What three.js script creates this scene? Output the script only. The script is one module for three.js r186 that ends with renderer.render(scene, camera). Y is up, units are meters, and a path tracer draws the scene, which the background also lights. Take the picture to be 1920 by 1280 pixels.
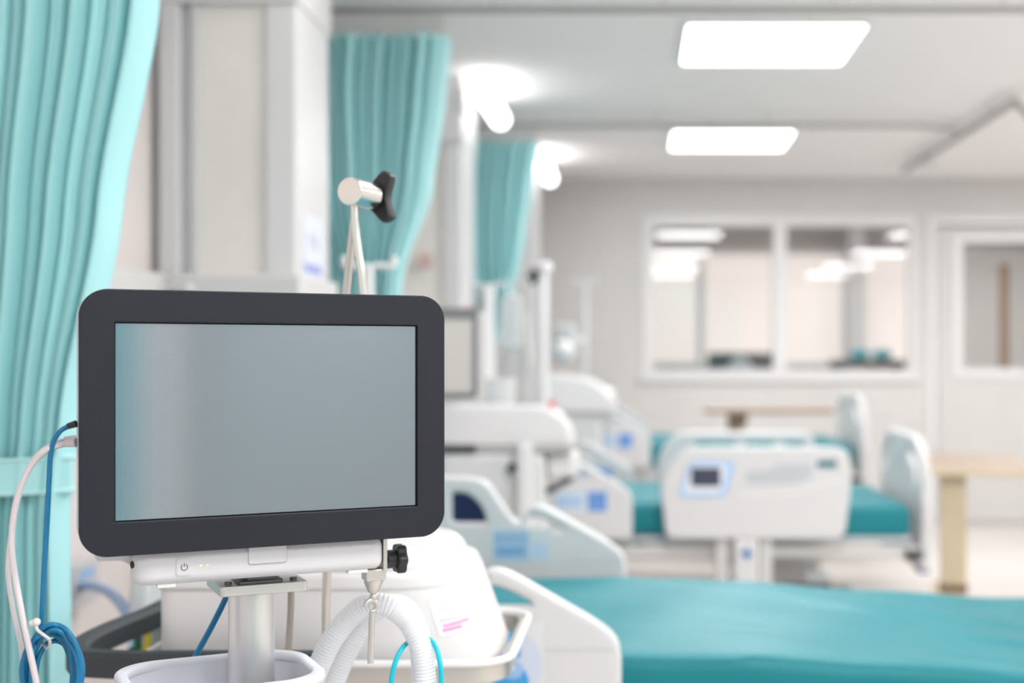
import * as THREE from 'three';
import { RoundedBoxGeometry } from 'three/addons/geometries/RoundedBoxGeometry.js';
import { mergeGeometries, mergeVertices } from 'three/addons/utils/BufferGeometryUtils.js';
import { RectAreaLightUniformsLib } from 'three/addons/lights/RectAreaLightUniformsLib.js';

// ───────────────────────── camera, exposure, large lights ─────────────────────────
const scene = new THREE.Scene();
scene.background = new THREE.Color(0.8, 0.84, 0.9);
const FOCAL = 2500;                                      // focal length in pixels of the 1920×1280 frame
const camera = new THREE.PerspectiveCamera(2 * Math.atan(640 / FOCAL) * 180 / Math.PI, 1.5, 0.05, 100);
camera.position.set(0, 1.3, 0);
camera.setViewOffset(1920, 1280, 960 - 1195, 640 - 668, 1920, 1280);   // level camera with a shifted lens
camera.focus = 1.5;
camera.userData.fStop = 2.5;
camera.updateProjectionMatrix();
scene.add(camera);

const renderer = new THREE.WebGLRenderer({ antialias: true });
renderer.toneMapping = THREE.LinearToneMapping;
renderer.toneMappingExposure = 1.74;
renderer.shadowMap.enabled = true;
RectAreaLightUniformsLib.init();

const CEIL = 2.69, FAR = -10.4, LEFT = -1.46, RIGHT = 4.6, BACK = 2.3;
const PANEL_POWER = 9.5, PANEL_GLOW = 3.0, LAMP_POWER = 0.35, LAMP_GLOW = 2.4;
const PANELS = [[0.582, -5.9], [0.592, -8.51], [0.582, -3.3], [0.582, -0.7], [0.582, 1.4], [3.2, -8.51], [3.2, -5.9], [3.2, -3.3], [3.2, -0.7], [3.2, 1.4]];
for (const [x, z] of PANELS) {
  const l = new THREE.RectAreaLight(new THREE.Color(1, 0.98, 0.98), PANEL_POWER, 0.7, 0.7);
  l.position.set(x, CEIL - 0.03, z); l.rotation.x = -Math.PI / 2; scene.add(l);
}

// ───────────────────────── helpers ─────────────────────────
let seed = 7;
const rnd = () => { seed = (seed + 0x6d2b79f5) | 0; let t = Math.imul(seed ^ (seed >>> 15), 1 | seed); t = (t + Math.imul(t ^ (t >>> 7), 61 | t)) ^ t; return ((t ^ (t >>> 14)) >>> 0) / 4294967296; };
const names = {};
const numbered = (n) => { const k = names[n] = (names[n] ?? -1) + 1; return k ? `${n}_${String(k).padStart(3, '0')}` : n; };
const V = (x, y, z) => new THREE.Vector3(x, y, z);
const lerp = (a, b, t) => a + (b - a) * t;
const smooth = (a, b, x) => { const t = Math.min(1, Math.max(0, (x - a) / (b - a))); return t * t * (3 - 2 * t); };

function metreUV(g) {
  const p = g.attributes.position, n = g.attributes.normal, uv = new Float32Array(p.count * 2);
  for (let i = 0; i < p.count; i++) {
    const ax = Math.abs(n.getX(i)), ay = Math.abs(n.getY(i)), az = Math.abs(n.getZ(i));
    if (ax >= ay && ax >= az) { uv[2 * i] = p.getZ(i); uv[2 * i + 1] = p.getY(i); }
    else if (ay >= az) { uv[2 * i] = p.getX(i); uv[2 * i + 1] = p.getZ(i); }
    else { uv[2 * i] = p.getX(i); uv[2 * i + 1] = p.getY(i); }
  }
  g.setAttribute('uv', new THREE.BufferAttribute(uv, 2));
  return g;
}
function prep(g, keep) {
  let q = g.index ? g.toNonIndexed() : g.clone();
  for (const k of Object.keys(q.attributes)) if (!['position', 'normal', 'uv'].includes(k)) q.deleteAttribute(k);
  q.morphAttributes = {};
  if (!keep || !q.attributes.uv) metreUV(q);
  return q;
}
function obj(name, geos, mat, parent = scene, keep = false) {
  const list = (Array.isArray(geos) ? geos : [geos]).map((g) => prep(g, keep));
  const m = new THREE.Mesh(list.length > 1 ? mergeGeometries(list) : list[0], mat);
  m.name = parent === scene ? numbered(name) : name;
  m.castShadow = m.receiveShadow = true;
  parent.add(m);
  return m;
}
function tag(o, label, category, group) { o.userData.label = label; o.userData.category = category; if (group) o.userData.group = group; return o; }
function thing(name, label, category, pos = [0, 0, 0], turn = 0, group) {
  const o = new THREE.Group(); o.name = numbered(name); scene.add(o);
  o.position.set(...pos); o.rotation.y = turn;
  return tag(o, label, category, group);
}
function struct(name, geos, mat, parent = scene) { const m = obj(name, geos, mat, parent); if (parent === scene) m.userData.kind = 'structure'; return m; }
function structGroup(name) { const o = new THREE.Group(); o.name = numbered(name); o.userData.kind = 'structure'; scene.add(o); return o; }

// area-weighted normals that stay sharp across edges steeper than the crease angle
function toCreasedNormals(g0, crease = 0.6) {
  const g = g0.index ? g0.toNonIndexed() : g0, p = g.attributes.position, n = p.count / 3, fn = [], un = [], at = new Map(), keys = [];
  const a = V(), b = V(), c = V();
  for (let f = 0; f < n; f++) {
    a.fromBufferAttribute(p, 3 * f); b.fromBufferAttribute(p, 3 * f + 1); c.fromBufferAttribute(p, 3 * f + 2);
    const q = b.clone().sub(a).cross(c.clone().sub(a)); fn.push(q); un.push(q.clone().normalize());
    for (let k = 0; k < 3; k++) { const key = [p.getX(3 * f + k), p.getY(3 * f + k), p.getZ(3 * f + k)].map((v) => Math.round(v * 1e5)).join(); keys.push(key); const l = at.get(key); if (l) l.push(f); else at.set(key, [f]); }
  }
  const out = new Float32Array(p.count * 3), cc = Math.cos(crease), s = V();
  for (let i = 0; i < p.count; i++) {
    const me = un[Math.floor(i / 3)]; s.set(0, 0, 0);
    for (const f of at.get(keys[i])) if (un[f].dot(me) > cc) s.add(fn[f]);
    s.normalize(); if (!s.lengthSq()) s.copy(me); out.set([s.x, s.y, s.z], 3 * i);
  }
  g.setAttribute('normal', new THREE.BufferAttribute(out, 3)); return g;
}
const T = (g, x = 0, y = 0, z = 0, rx = 0, ry = 0, rz = 0) => { if (rx || ry || rz) g.applyMatrix4(new THREE.Matrix4().makeRotationFromEuler(new THREE.Euler(rx, ry, rz))); return g.translate(x, y, z); };
const box = (w, h, d, x = 0, y = 0, z = 0, r = 0.003) => T(r > 0 ? new RoundedBoxGeometry(w, h, d, 3, Math.min(r, w / 2.01, h / 2.01, d / 2.01)) : new THREE.BoxGeometry(w, h, d), x, y, z);
const span = (x0, x1, y0, y1, z0, z1, r = 0.003) => box(x1 - x0, y1 - y0, z1 - z0, (x0 + x1) / 2, (y0 + y1) / 2, (z0 + z1) / 2, r);
const cyl = (r, h, x = 0, y = 0, z = 0, rx = 0, ry = 0, rz = 0, r2 = r, seg = 32) => T(new THREE.CylinderGeometry(r2, r, h, seg), x, y, z, rx, ry, rz);
const ball = (r, x, y, z, sx = 1, sy = 1, sz = 1) => T(new THREE.SphereGeometry(r, 24, 16).scale(sx, sy, sz), x, y, z);
function rod(a, b, r, r2 = r, seg = 20) {
  const A = V(...a), B = V(...b), g = new THREE.CylinderGeometry(r2, r, A.distanceTo(B), seg);
  g.applyQuaternion(new THREE.Quaternion().setFromUnitVectors(V(0, 1, 0), B.clone().sub(A).normalize()));
  const c = A.add(B).multiplyScalar(0.5); return g.translate(c.x, c.y, c.z);
}
function tube(pts, r, n = 64, closed = false, seg = 14) {
  const c = new THREE.CatmullRomCurve3(pts.map((p) => V(...p)), closed, 'centripetal');
  const out = [new THREE.TubeGeometry(c, n, r, seg, closed)];
  if (!closed) for (const p of [pts[0], pts[pts.length - 1]]) out.push(T(new THREE.SphereGeometry(r, 12, 8), ...p));
  return mergeGeometries(out.map((g) => prep(g)));
}
const lathe = (pts, x = 0, y = 0, z = 0, rx = 0, ry = 0, rz = 0, seg = 40) => T(new THREE.LatheGeometry(pts.map((p) => new THREE.Vector2(...p)), seg), x, y, z, rx, ry, rz);
function rrect(x0, x1, y0, y1, r, path = new THREE.Shape()) {
  path.moveTo(x0 + r, y0); path.lineTo(x1 - r, y0); path.absarc(x1 - r, y0 + r, r, -Math.PI / 2, 0); path.lineTo(x1, y1 - r); path.absarc(x1 - r, y1 - r, r, 0, Math.PI / 2);
  path.lineTo(x0 + r, y1); path.absarc(x0 + r, y1 - r, r, Math.PI / 2, Math.PI); path.lineTo(x0, y0 + r); path.absarc(x0 + r, y0 + r, r, Math.PI, 1.5 * Math.PI);
  return path;
}
// extrude centred on z = 0, overall thickness d, bevel inside the outline
function ext(shape, d, b = 0.003, seg = 3, curve = 16) {
  const g = new THREE.ExtrudeGeometry(shape, { depth: d - 2 * b, bevelEnabled: b > 0, bevelThickness: b, bevelSize: b, bevelOffset: -b, bevelSegments: seg, curveSegments: curve });
  return toCreasedNormals(g.translate(0, 0, -(d - 2 * b) / 2), 0.6);
}
// smooth closed outline through points
function blob(pts, k = 8, Type = THREE.Shape) {
  const c = new THREE.CatmullRomCurve3(pts.map((p) => V(p[0], p[1], 0)), true, 'centripetal');
  return new Type(c.getPoints(pts.length * k).map((p) => new THREE.Vector2(p.x, p.y)));
}
// polygon with rounded corners: [x, y, r]
function poly(pts, Type = THREE.Shape) {
  const s = new Type(), n = pts.length;
  for (let i = 0; i < n; i++) {
    const p = new THREE.Vector2(pts[i][0], pts[i][1]), a = new THREE.Vector2(...pts[(i + n - 1) % n].slice(0, 2)), b = new THREE.Vector2(...pts[(i + 1) % n].slice(0, 2)), r = pts[i][2] ?? 0;
    const da = a.clone().sub(p), db = b.clone().sub(p), la = Math.min(r, da.length() / 2.02), lb = Math.min(r, db.length() / 2.02);
    const p0 = p.clone().add(da.normalize().multiplyScalar(la)), p1 = p.clone().add(db.normalize().multiplyScalar(lb));
    if (i === 0) s.moveTo(p0.x, p0.y); else s.lineTo(p0.x, p0.y);
    if (r > 0) s.quadraticCurveTo(p.x, p.y, p1.x, p1.y);
  }
  s.closePath(); return s;
}

// ───────────────────────── textures and materials ─────────────────────────
function noiseTexture(size, layers, lo, hi, srgb = false, tint = null, stretch = 1) {
  const h = new Float32Array(size * size);
  for (const [cells, amp] of layers) {
    const cx = cells, cy = Math.max(1, Math.round(cells / stretch)), grid = Array.from({ length: cx * cy }, rnd);
    for (let y = 0; y < size; y++) for (let x = 0; x < size; x++) {
      const u = x / size * cx, v = y / size * cy, i = Math.floor(u), j = Math.floor(v), f = u - i, g = v - j, q = f * f * (3 - 2 * f), w = g * g * (3 - 2 * g);
      const a = grid[j % cy * cx + i % cx], b = grid[j % cy * cx + (i + 1) % cx], c = grid[(j + 1) % cy * cx + i % cx], d = grid[(j + 1) % cy * cx + (i + 1) % cx];
      h[y * size + x] += amp * lerp(lerp(a, b, q), lerp(c, d, q), w);
    }
  }
  const total = layers.reduce((s, l) => s + l[1], 0), data = new Uint8Array(size * size * 4);
  for (let i = 0; i < size * size; i++) {
    const t = h[i] / total;
    for (let k = 0; k < 3; k++) data[4 * i + k] = Math.round(255 * (tint ? lerp(tint[0][k], tint[1][k], t) : lerp(lo, hi, t)));
    data[4 * i + 3] = 255;
  }
  const tx = new THREE.DataTexture(data, size, size); tx.wrapS = tx.wrapT = THREE.RepeatWrapping; tx.magFilter = THREE.LinearFilter; tx.minFilter = THREE.LinearMipmapLinearFilter; tx.generateMipmaps = true;
  if (srgb) tx.colorSpace = THREE.SRGBColorSpace;
  tx.needsUpdate = true; return tx;
}
const rep = (t, u, v = u) => { const c = t.clone(); c.repeat.set(u, v); c.needsUpdate = true; return c; };
const grain = noiseTexture(256, [[128, 1], [64, 0.6], [16, 0.3]], 0, 1);
const weave = noiseTexture(256, [[128, 1], [64, 0.5]], 0, 1, false, null, 2);
const brushed = noiseTexture(256, [[128, 1], [200, 0.7]], 0, 1, false, null, 60);
const mottle = noiseTexture(256, [[4, 1], [9, 0.7], [33, 0.4], [100, 0.25]], 0.93, 1, true);
const wood = noiseTexture(256, [[3, 1], [12, 0.8], [50, 0.6], [120, 0.35]], 0, 1, true, [[0.74, 0.64, 0.54], [0.86, 0.77, 0.68]], 14);
const mat = (color, roughness = 0.5, more = {}) => new THREE.MeshPhysicalMaterial({ color: Array.isArray(color) ? new THREE.Color().setRGB(...color) : color, roughness, ...more });
const M = {
  wall: mat([0.84, 0.835, 0.815], 0.75, { map: rep(mottle, 0.4), bumpMap: rep(grain, 1.2), bumpScale: 0.0004 }),
  ceiling: mat([0.94, 0.925, 0.925], 0.85, { bumpMap: rep(grain, 1), bumpScale: 0.0003 }),
  farWall: mat([0.755, 0.745, 0.73], 0.7, { map: rep(mottle, 0.3) }),
  floor: mat([0.78, 0.735, 0.7], 0.28, { map: rep(mottle, 0.5), bumpMap: rep(grain, 0.7), bumpScale: 0.0003 }),
  trimGrey: mat([0.5, 0.5, 0.5], 0.5),
  frameWhite: mat([0.82, 0.82, 0.83], 0.35),
  columnWhite: mat([0.77, 0.765, 0.775], 0.4, { map: rep(mottle, 0.6) }),
  columnGrey: mat([0.74, 0.735, 0.745], 0.42, { bumpMap: rep(grain, 2), bumpScale: 0.0002 }),
  beigePanel: mat([0.92, 0.885, 0.84], 0.5, { map: rep(mottle, 0.8) }),
  ledge: mat([0.7, 0.695, 0.69], 0.35),
  headWall: mat([0.86, 0.79, 0.775], 0.6, { map: rep(mottle, 0.6) }),
  bezel: mat([0.013, 0.014, 0.023], 0.45, { specularIntensity: 0.75, bumpMap: rep(grain, 12), bumpScale: 0.00012, map: rep(mottle, 5) }),
  screenGroove: mat([0.006, 0.006, 0.007], 0.6),
  screen: mat([0.375, 0.4, 0.445], 0.05, { metalness: 0.85, bumpMap: rep(grain, 40), bumpScale: 0.00001 }),
  shell: mat([0.64, 0.635, 0.66], 0.32, { bumpMap: rep(grain, 18), bumpScale: 0.00005 }),
  shellSeam: mat([0.45, 0.45, 0.46], 0.5),
  ink: mat([0.02, 0.02, 0.022], 0.6),
  dimScreen: mat([0.5, 0.48, 0.46], 0.4),
  fadedRed: mat([0.7, 0.5, 0.48], 0.6),
  greyBlind: mat([0.72, 0.69, 0.68], 0.9),
  greyDoor: mat([0.42, 0.5, 0.5], 0.6),
  greyBezel: mat([0.16, 0.165, 0.17], 0.5),
  softWhite: mat([0.8, 0.81, 0.79], 0.6),
  aluminium: mat([0.7, 0.695, 0.69], 0.4, { metalness: 0.92, bumpMap: rep(brushed, 3, 3), bumpScale: 0.00005 }),
  aluminiumPlate: mat([0.62, 0.6, 0.575], 0.36, { metalness: 0.8, bumpMap: rep(brushed, 6, 6), bumpScale: 0.00006 }),
  steel: mat([0.78, 0.755, 0.72], 0.2, { metalness: 1 }),
  steelSatin: mat([0.62, 0.59, 0.55], 0.38, { metalness: 0.9, bumpMap: rep(brushed, 2, 2), bumpScale: 0.00005 }),
  darkMetal: mat([0.16, 0.16, 0.165], 0.4, { metalness: 0.7 }),
  blackPlastic: mat([0.012, 0.012, 0.014], 0.38, { bumpMap: rep(grain, 20), bumpScale: 0.0001 }),
  basket: mat([0.72, 0.735, 0.8], 0.5, { bumpMap: rep(grain, 15), bumpScale: 0.0001 }),
  darkRubber: mat([0.032, 0.04, 0.046], 0.6, { bumpMap: rep(grain, 15), bumpScale: 0.0001 }),
  blueCable: mat([0.002, 0.165, 0.34], 0.42),
  blueHose: mat([0.25, 0.48, 0.8], 0.4, { transmission: 0.2 }),
  whiteCable: mat([0.64, 0.585, 0.61], 0.45),
  beigeCable: mat([0.42, 0.38, 0.32], 0.5),
  tealTube: mat([0.0, 0.5, 0.62], 0.35),
  hose: mat([0.9, 0.91, 0.94], 0.32, { transmission: 0.25, thickness: 0 }),
  tie: mat([0.8, 0.78, 0.76], 0.4, { transmission: 0.2 }),
  curtain: mat([0.47, 0.855, 0.88], 0.7, { transmission: 0.14, thickness: 0, side: THREE.DoubleSide, sheen: 0.7, sheenRoughness: 0.5, sheenColor: new THREE.Color(0.8, 0.95, 0.95), bumpMap: rep(weave, 20), bumpScale: 0.0002 }),
  curtainEdge: mat([0.5, 0.82, 0.83], 0.8, { side: THREE.DoubleSide }),
  track: mat([0.42, 0.42, 0.41], 0.4, { metalness: 0.4 }),
  mesh: mat([0.85, 0.84, 0.83], 1.0, { transmission: 0.4, thickness: 0 }),
  sheet: mat([0.004, 0.205, 0.245], 0.46, { specularIntensity: 0.75, sheen: 0.1, sheenRoughness: 0.4, sheenColor: new THREE.Color(0.7, 0.95, 1), bumpMap: rep(weave, 9), bumpScale: 0.0003 }),
  bedWhite: mat([0.68, 0.675, 0.685], 0.35),
  bedRim: mat([0.86, 0.86, 0.86], 0.3),
  bedGrey: mat([0.52, 0.55, 0.58], 0.45),
  bedFrame: mat([0.62, 0.61, 0.6], 0.4),
  bedDark: mat([0.06, 0.06, 0.065], 0.5),
  navy: mat([0.0, 0.012, 0.07], 0.5),
  lightBlue: mat([0.36, 0.57, 0.86], 0.4),
  screenDark: mat([0.06, 0.065, 0.1], 0.3),
  crossBlue: mat([0.02, 0.16, 0.45], 0.4),
  beige: mat([0.62, 0.52, 0.36], 0.45),
  brown: mat([0.2, 0.13, 0.08], 0.5),
  wood: mat([0.68, 0.685, 0.73], 0.4, { map: rep(wood, 2, 1.2) }),
  woodPost: mat([0.75, 0.55, 0.4], 0.5, { map: rep(wood, 3, 1) }),
  ventWhite: mat([0.75, 0.75, 0.76], 0.3, { bumpMap: rep(grain, 6), bumpScale: 0.00008 }),
  ventGrey: mat([0.66, 0.68, 0.685], 0.4),
  humidifier: mat([0.33, 0.4, 0.4], 0.45),
  green: mat([0.0, 0.12, 0.07], 0.5), yellow: mat([0.55, 0.47, 0.04], 0.5), orange: mat([0.4, 0.22, 0.1], 0.5), red: mat([0.75, 0.12, 0.13], 0.5), pink: mat([0.8, 0.35, 0.6], 0.5),
  cyan: mat([0.02, 0.5, 0.6], 0.5),
  glass: mat([0.97, 0.98, 0.98], 0.02, { transmission: 1, thickness: 0, ior: 1.5 }),
  bagClear: mat([0.9, 0.92, 0.93], 0.15, { transmission: 0.5, thickness: 0 }),
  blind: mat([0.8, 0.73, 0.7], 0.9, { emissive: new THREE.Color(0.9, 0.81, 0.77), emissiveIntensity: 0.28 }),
  farRoom: mat([0.74, 0.7, 0.68], 0.8),
  panelGlow: mat([1, 1, 1], 0.6, { emissive: new THREE.Color(1, 0.99, 0.98), emissiveIntensity: PANEL_GLOW }),
  lampGlow: mat([1, 1, 1], 0.6, { emissive: new THREE.Color(1, 0.99, 0.98), emissiveIntensity: LAMP_GLOW }),
  ledGreen: mat([0.5, 0.7, 0.3], 0.4, { emissive: new THREE.Color(0.55, 0.8, 0.3), emissiveIntensity: 0.5 }),
  paper: mat([0.82, 0.84, 0.9], 0.7),
};
function printed(w, h, draw, rough = 0.45) {
  const c = document.createElement('canvas'); c.width = w; c.height = h;
  draw(c.getContext('2d'), w, h);
  const t = new THREE.CanvasTexture(c); t.colorSpace = THREE.SRGBColorSpace;
  return mat([1, 1, 1], rough, { map: t });
}

// ───────────────────────── the room shell ─────────────────────────
const WT = 0.12;
struct('floor', span(LEFT - WT, RIGHT + WT, -0.1, 0, -14.2, BACK + WT, 0), M.floor);
struct('ceiling', span(LEFT - WT, RIGHT + WT, CEIL, CEIL + 0.1, -14.2, BACK + WT, 0), M.ceiling);
struct('wall_left', span(LEFT - WT, LEFT, 0, CEIL, -14.2, BACK + WT, 0), M.headWall);
struct('wall_right', span(RIGHT, RIGHT + WT, 0, CEIL, -14.2, BACK + WT, 0), M.wall);
struct('wall_back', span(LEFT, RIGHT, 0, CEIL, BACK, BACK + WT, 0), M.wall);
// far wall with a window opening and a door opening
const W1 = { x0: 0.04, x1: 2.165, y0: 1.135, y1: 2.405 }, D1 = { x0: 2.33, x1: 3.42, y1: 2.33 };
struct('wall_front', [
  span(LEFT, W1.x0, 0, CEIL, FAR - WT, FAR, 0), span(W1.x0, W1.x1, 0, W1.y0, FAR - WT, FAR, 0), span(W1.x0, W1.x1, W1.y1, CEIL, FAR - WT, FAR, 0),
  span(W1.x1, D1.x0, 0, CEIL, FAR - WT, FAR, 0), span(D1.x0, D1.x1, D1.y1, CEIL, FAR - WT, FAR, 0), span(D1.x1, RIGHT, 0, CEIL, FAR - WT, FAR, 0)], M.farWall);
struct('baseboard_front', [span(LEFT, D1.x0 - 0.06, 0, 0.065, FAR, FAR + 0.015, 0.004), span(D1.x1 + 0.06, RIGHT, 0, 0.065, FAR, FAR + 0.015, 0.004)], M.trimGrey);
struct('baseboard_left', [span(LEFT, LEFT + 0.015, 0, 0.1, -4.0, BACK, 0.004), span(LEFT, LEFT + 0.015, 0, 0.1, -6.6, -4.45, 0.004), span(LEFT, LEFT + 0.015, 0, 0.1, FAR + 0.02, -7.15, 0.004)], M.trimGrey);
struct('baseboard_right', span(RIGHT - 0.015, RIGHT, 0, 0.1, FAR + 0.02, BACK, 0.004), M.trimGrey);
{
  const w = structGroup('window_1'), zf = FAR + 0.015, zb = FAR - WT - 0.005, f = 0.085;
  obj('window_frame', [span(W1.x0, W1.x0 + f, W1.y0, W1.y1, zb, zf, 0.006), span(W1.x1 - 0.04, W1.x1, W1.y0, W1.y1, zb, zf, 0.006),
    span(W1.x0 + f, W1.x1 - 0.04, W1.y1 - f, W1.y1, zb, zf, 0.006), span(W1.x0 + f, W1.x1 - 0.04, W1.y0, W1.y0 + 0.055, zb, zf, 0.006)], M.frameWhite, w);
  obj('mullion', span(1.062, 1.165, W1.y0 + 0.055, W1.y1 - f, zb, zf, 0.006), M.frameWhite, w);
  obj('window_sill', span(W1.x0 - 0.03, W1.x1 + 0.03, W1.y0 - 0.03, W1.y0, FAR - 0.02, FAR + 0.04, 0.005), M.frameWhite, w);
  for (const [a, b] of [[W1.x0 + f, 1.062], [1.165, W1.x1 - 0.04]]) obj('pane', span(a, b, W1.y0 + 0.055, W1.y1 - f, FAR - 0.055, FAR - 0.05, 0), M.glass, w);
}
{
  const d = structGroup('door_1'), zf = FAR + 0.02;
  obj('door_frame', [span(D1.x0 - 0.06, D1.x0, 0, D1.y1 + 0.06, FAR - WT, zf, 0.005), span(D1.x1, D1.x1 + 0.06, 0, D1.y1 + 0.06, FAR - WT, zf, 0.005), span(D1.x0, D1.x1, D1.y1, D1.y1 + 0.06, FAR - WT, zf, 0.005)], M.frameWhite, d);
  const px0 = 2.535, px1 = 3.22, py0 = 1.205, py1 = 2.19, z0 = FAR - 0.06, z1 = FAR - 0.01, g = 0.012;
  const leaf = obj('door_leaf', [span(D1.x0 + g, px0, 0.01, D1.y1 - g, z0, z1, 0.003), span(px1, D1.x1 - g, 0.01, D1.y1 - g, z0, z1, 0.003), span(px0, px1, 0.01, py0, z0, z1, 0.003), span(px0, px1, py1, D1.y1 - g, z0, z1, 0.003)], M.farWall, d);
  obj('pane_trim', [span(px0 - 0.07, px0, py0 - 0.07, py1 + 0.06, z1, z1 + 0.02, 0.004), span(px1, px1 + 0.07, py0 - 0.07, py1 + 0.06, z1, z1 + 0.02, 0.004), span(px0, px1, py1, py1 + 0.06, z1, z1 + 0.02, 0.004), span(px0, px1, py0 - 0.07, py0, z1, z1 + 0.02, 0.004)], M.frameWhite, leaf);
  obj('pane', span(px0, px1, py0, py1, FAR - 0.037, FAR - 0.033, 0), M.glass, leaf);
  obj('door_handle', [rod([3.32, 1.0, z1], [3.32, 1.0, z1 + 0.05], 0.012), rod([3.32, 1.0, z1 + 0.05], [3.2, 1.0, z1 + 0.05], 0.01)], M.steelSatin, d);
}
{ // the room behind the window
  struct('wall_rear', span(LEFT, RIGHT, 0, CEIL, -14.2, -14.1, 0), M.farRoom);
  const bz = -13.9;
  for (const [x0, x1] of [[-0.6, 0.62], [0.7, 1.42], [1.52, 2.13], [2.36, 2.86], [3.1, 4.4]]) {
    const wnd = structGroup('window');
    wnd.name = `window_${2 + (names.rearWindow = (names.rearWindow ?? -1) + 1)}`;
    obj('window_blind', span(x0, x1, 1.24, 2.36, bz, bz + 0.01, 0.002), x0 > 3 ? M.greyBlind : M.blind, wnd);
    obj('window_frame', [span(x0 - 0.04, x0, 1.18, 2.42, bz - 0.2, bz + 0.02, 0.004), span(x1, x1 + 0.04, 1.18, 2.42, bz - 0.2, bz + 0.02, 0.004), span(x0, x1, 2.36, 2.42, bz - 0.2, bz + 0.02, 0.004), span(x0, x1, 1.18, 1.24, bz - 0.2, bz + 0.02, 0.004)], M.columnGrey, wnd);
  }
  struct('column_3', span(2.17, 2.33, 0, CEIL, -13.9, -13.6, 0.01), M.columnGrey);
  const l = new THREE.RectAreaLight(new THREE.Color(1, 0.97, 0.95), 8.5, 0.7, 0.7); l.position.set(1.2, CEIL - 0.03, -12.2); l.rotation.x = -Math.PI / 2; scene.add(l);
  const l2 = l.clone(); l2.position.x = 3.4; scene.add(l2);
  struct('wall_inner', span(LEFT, RIGHT, 0, 1.1, -11.9, -11.8, 0.01), M.frameWhite);
}

// service columns between the bays, each with recessed panel, corner frames and crown
function column(n, x1, zf, zb, stripe) {
  const c = structGroup(`column_${n}`), x0 = LEFT, pz = zf - 0.02, w = x1 - x0;
  obj('core', span(x0, x1, 0, CEIL, zb, zf - 0.03, 0), M.columnWhite, c);
  obj('corner_frame', span(x1 - 0.088, x1 + 0.002, 1.545, 2.36, zf - 0.06, zf, 0.006), M.columnGrey, c);
  obj('recessed_panel', span(x1 - 0.29, x1 - 0.088, 1.545, 2.36, zf - 0.05, zf - 0.018, 0.002), M.beigePanel, c);
  obj('edge_strip', span(x1 - 0.312, x1 - 0.29, 1.545, 2.36, zf - 0.05, zf - 0.004, 0.003), M.columnWhite, c);
  obj('groove', span(x1 - 0.345, x1 - 0.312, 1.545, 2.36, zf - 0.05, zf - 0.026, 0.001), M.columnGrey, c);
  obj('conduit_cover', span(x1 - 0.405, x1 - 0.345, 1.545, 2.36, zf - 0.05, zf + 0.012, 0.008), M.columnWhite, c);
  obj('side_panel', span(x1 - 0.01, x1 + 0.004, 1.545, 2.395, zb + 0.01, zf - 0.012, 0.003), M.columnWhite, c);
  obj('crown', span(x0, x1 + 0.01, 2.36, CEIL, zb - 0.005, zf + 0.01, 0.006), M.columnWhite, c);
  obj('service_ledge', [span(x0, x1 + 0.03, 1.36, 1.545, zb - 0.02, zf + 0.05, 0.012)], M.ledge, c);
  return c;
}
column(1, -1.027, -4.0, -4.43);
column(2, -0.875, -6.6, -7.15);
struct('trim_1', [span(LEFT, LEFT + 0.07, 1.36, 1.545, -3.93, 1.5, 0.012), span(LEFT, LEFT + 0.07, 1.36, 1.545, -6.53, -4.47, 0.012), span(LEFT, LEFT + 0.07, 1.36, 1.545, FAR + 0.02, -7.19, 0.012)], M.ledge);

// ───────────────────────── lights as things ─────────────────────────
PANELS.slice(0, 2).forEach(([x, z], i) => {
  const t = thing('ceiling_light', ['square white ceiling light panel, the larger and nearer of the two in view', 'square white ceiling light panel nearer to the far wall, the smaller of the two'][i], 'ceiling light', [x, CEIL, z], 0, 'ceiling light panels');
  const fr = rrect(-0.39, 0.39, -0.39, 0.39, 0.02); fr.holes.push(rrect(-0.372, 0.372, -0.372, 0.372, 0.02, new THREE.Path()));
  obj('frame', T(ext(fr, 0.02, 0.003), 0, -0.01, 0, Math.PI / 2), M.frameWhite, t);
  obj('diffuser', T(ext(rrect(-0.372, 0.372, -0.372, 0.372, 0.02), 0.012, 0.002), 0, -0.006, 0, Math.PI / 2), M.panelGlow, t);
});
PANELS.slice(2).forEach(([x, z], i) => {
  const t = thing('ceiling_light', 'square white ceiling light panel outside the photo, ' + ['above the nearest bed', 'above the camera', 'behind the camera', 'over the aisle at the far wall', 'over the aisle by the farthest bed', 'over the aisle by the nearest bed', 'over the aisle beside the camera', 'over the aisle behind the camera'][i], 'ceiling light', [x, CEIL, z], 0, 'ceiling light panels out of view');
  const fr = rrect(-0.39, 0.39, -0.39, 0.39, 0.02); fr.holes.push(rrect(-0.372, 0.372, -0.372, 0.372, 0.02, new THREE.Path()));
  obj('frame', T(ext(fr, 0.02, 0.003), 0, -0.01, 0, Math.PI / 2), M.frameWhite, t);
  obj('diffuser', T(ext(rrect(-0.372, 0.372, -0.372, 0.372, 0.02), 0.012, 0.002), 0, -0.006, 0, Math.PI / 2), M.panelGlow, t);
});
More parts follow.
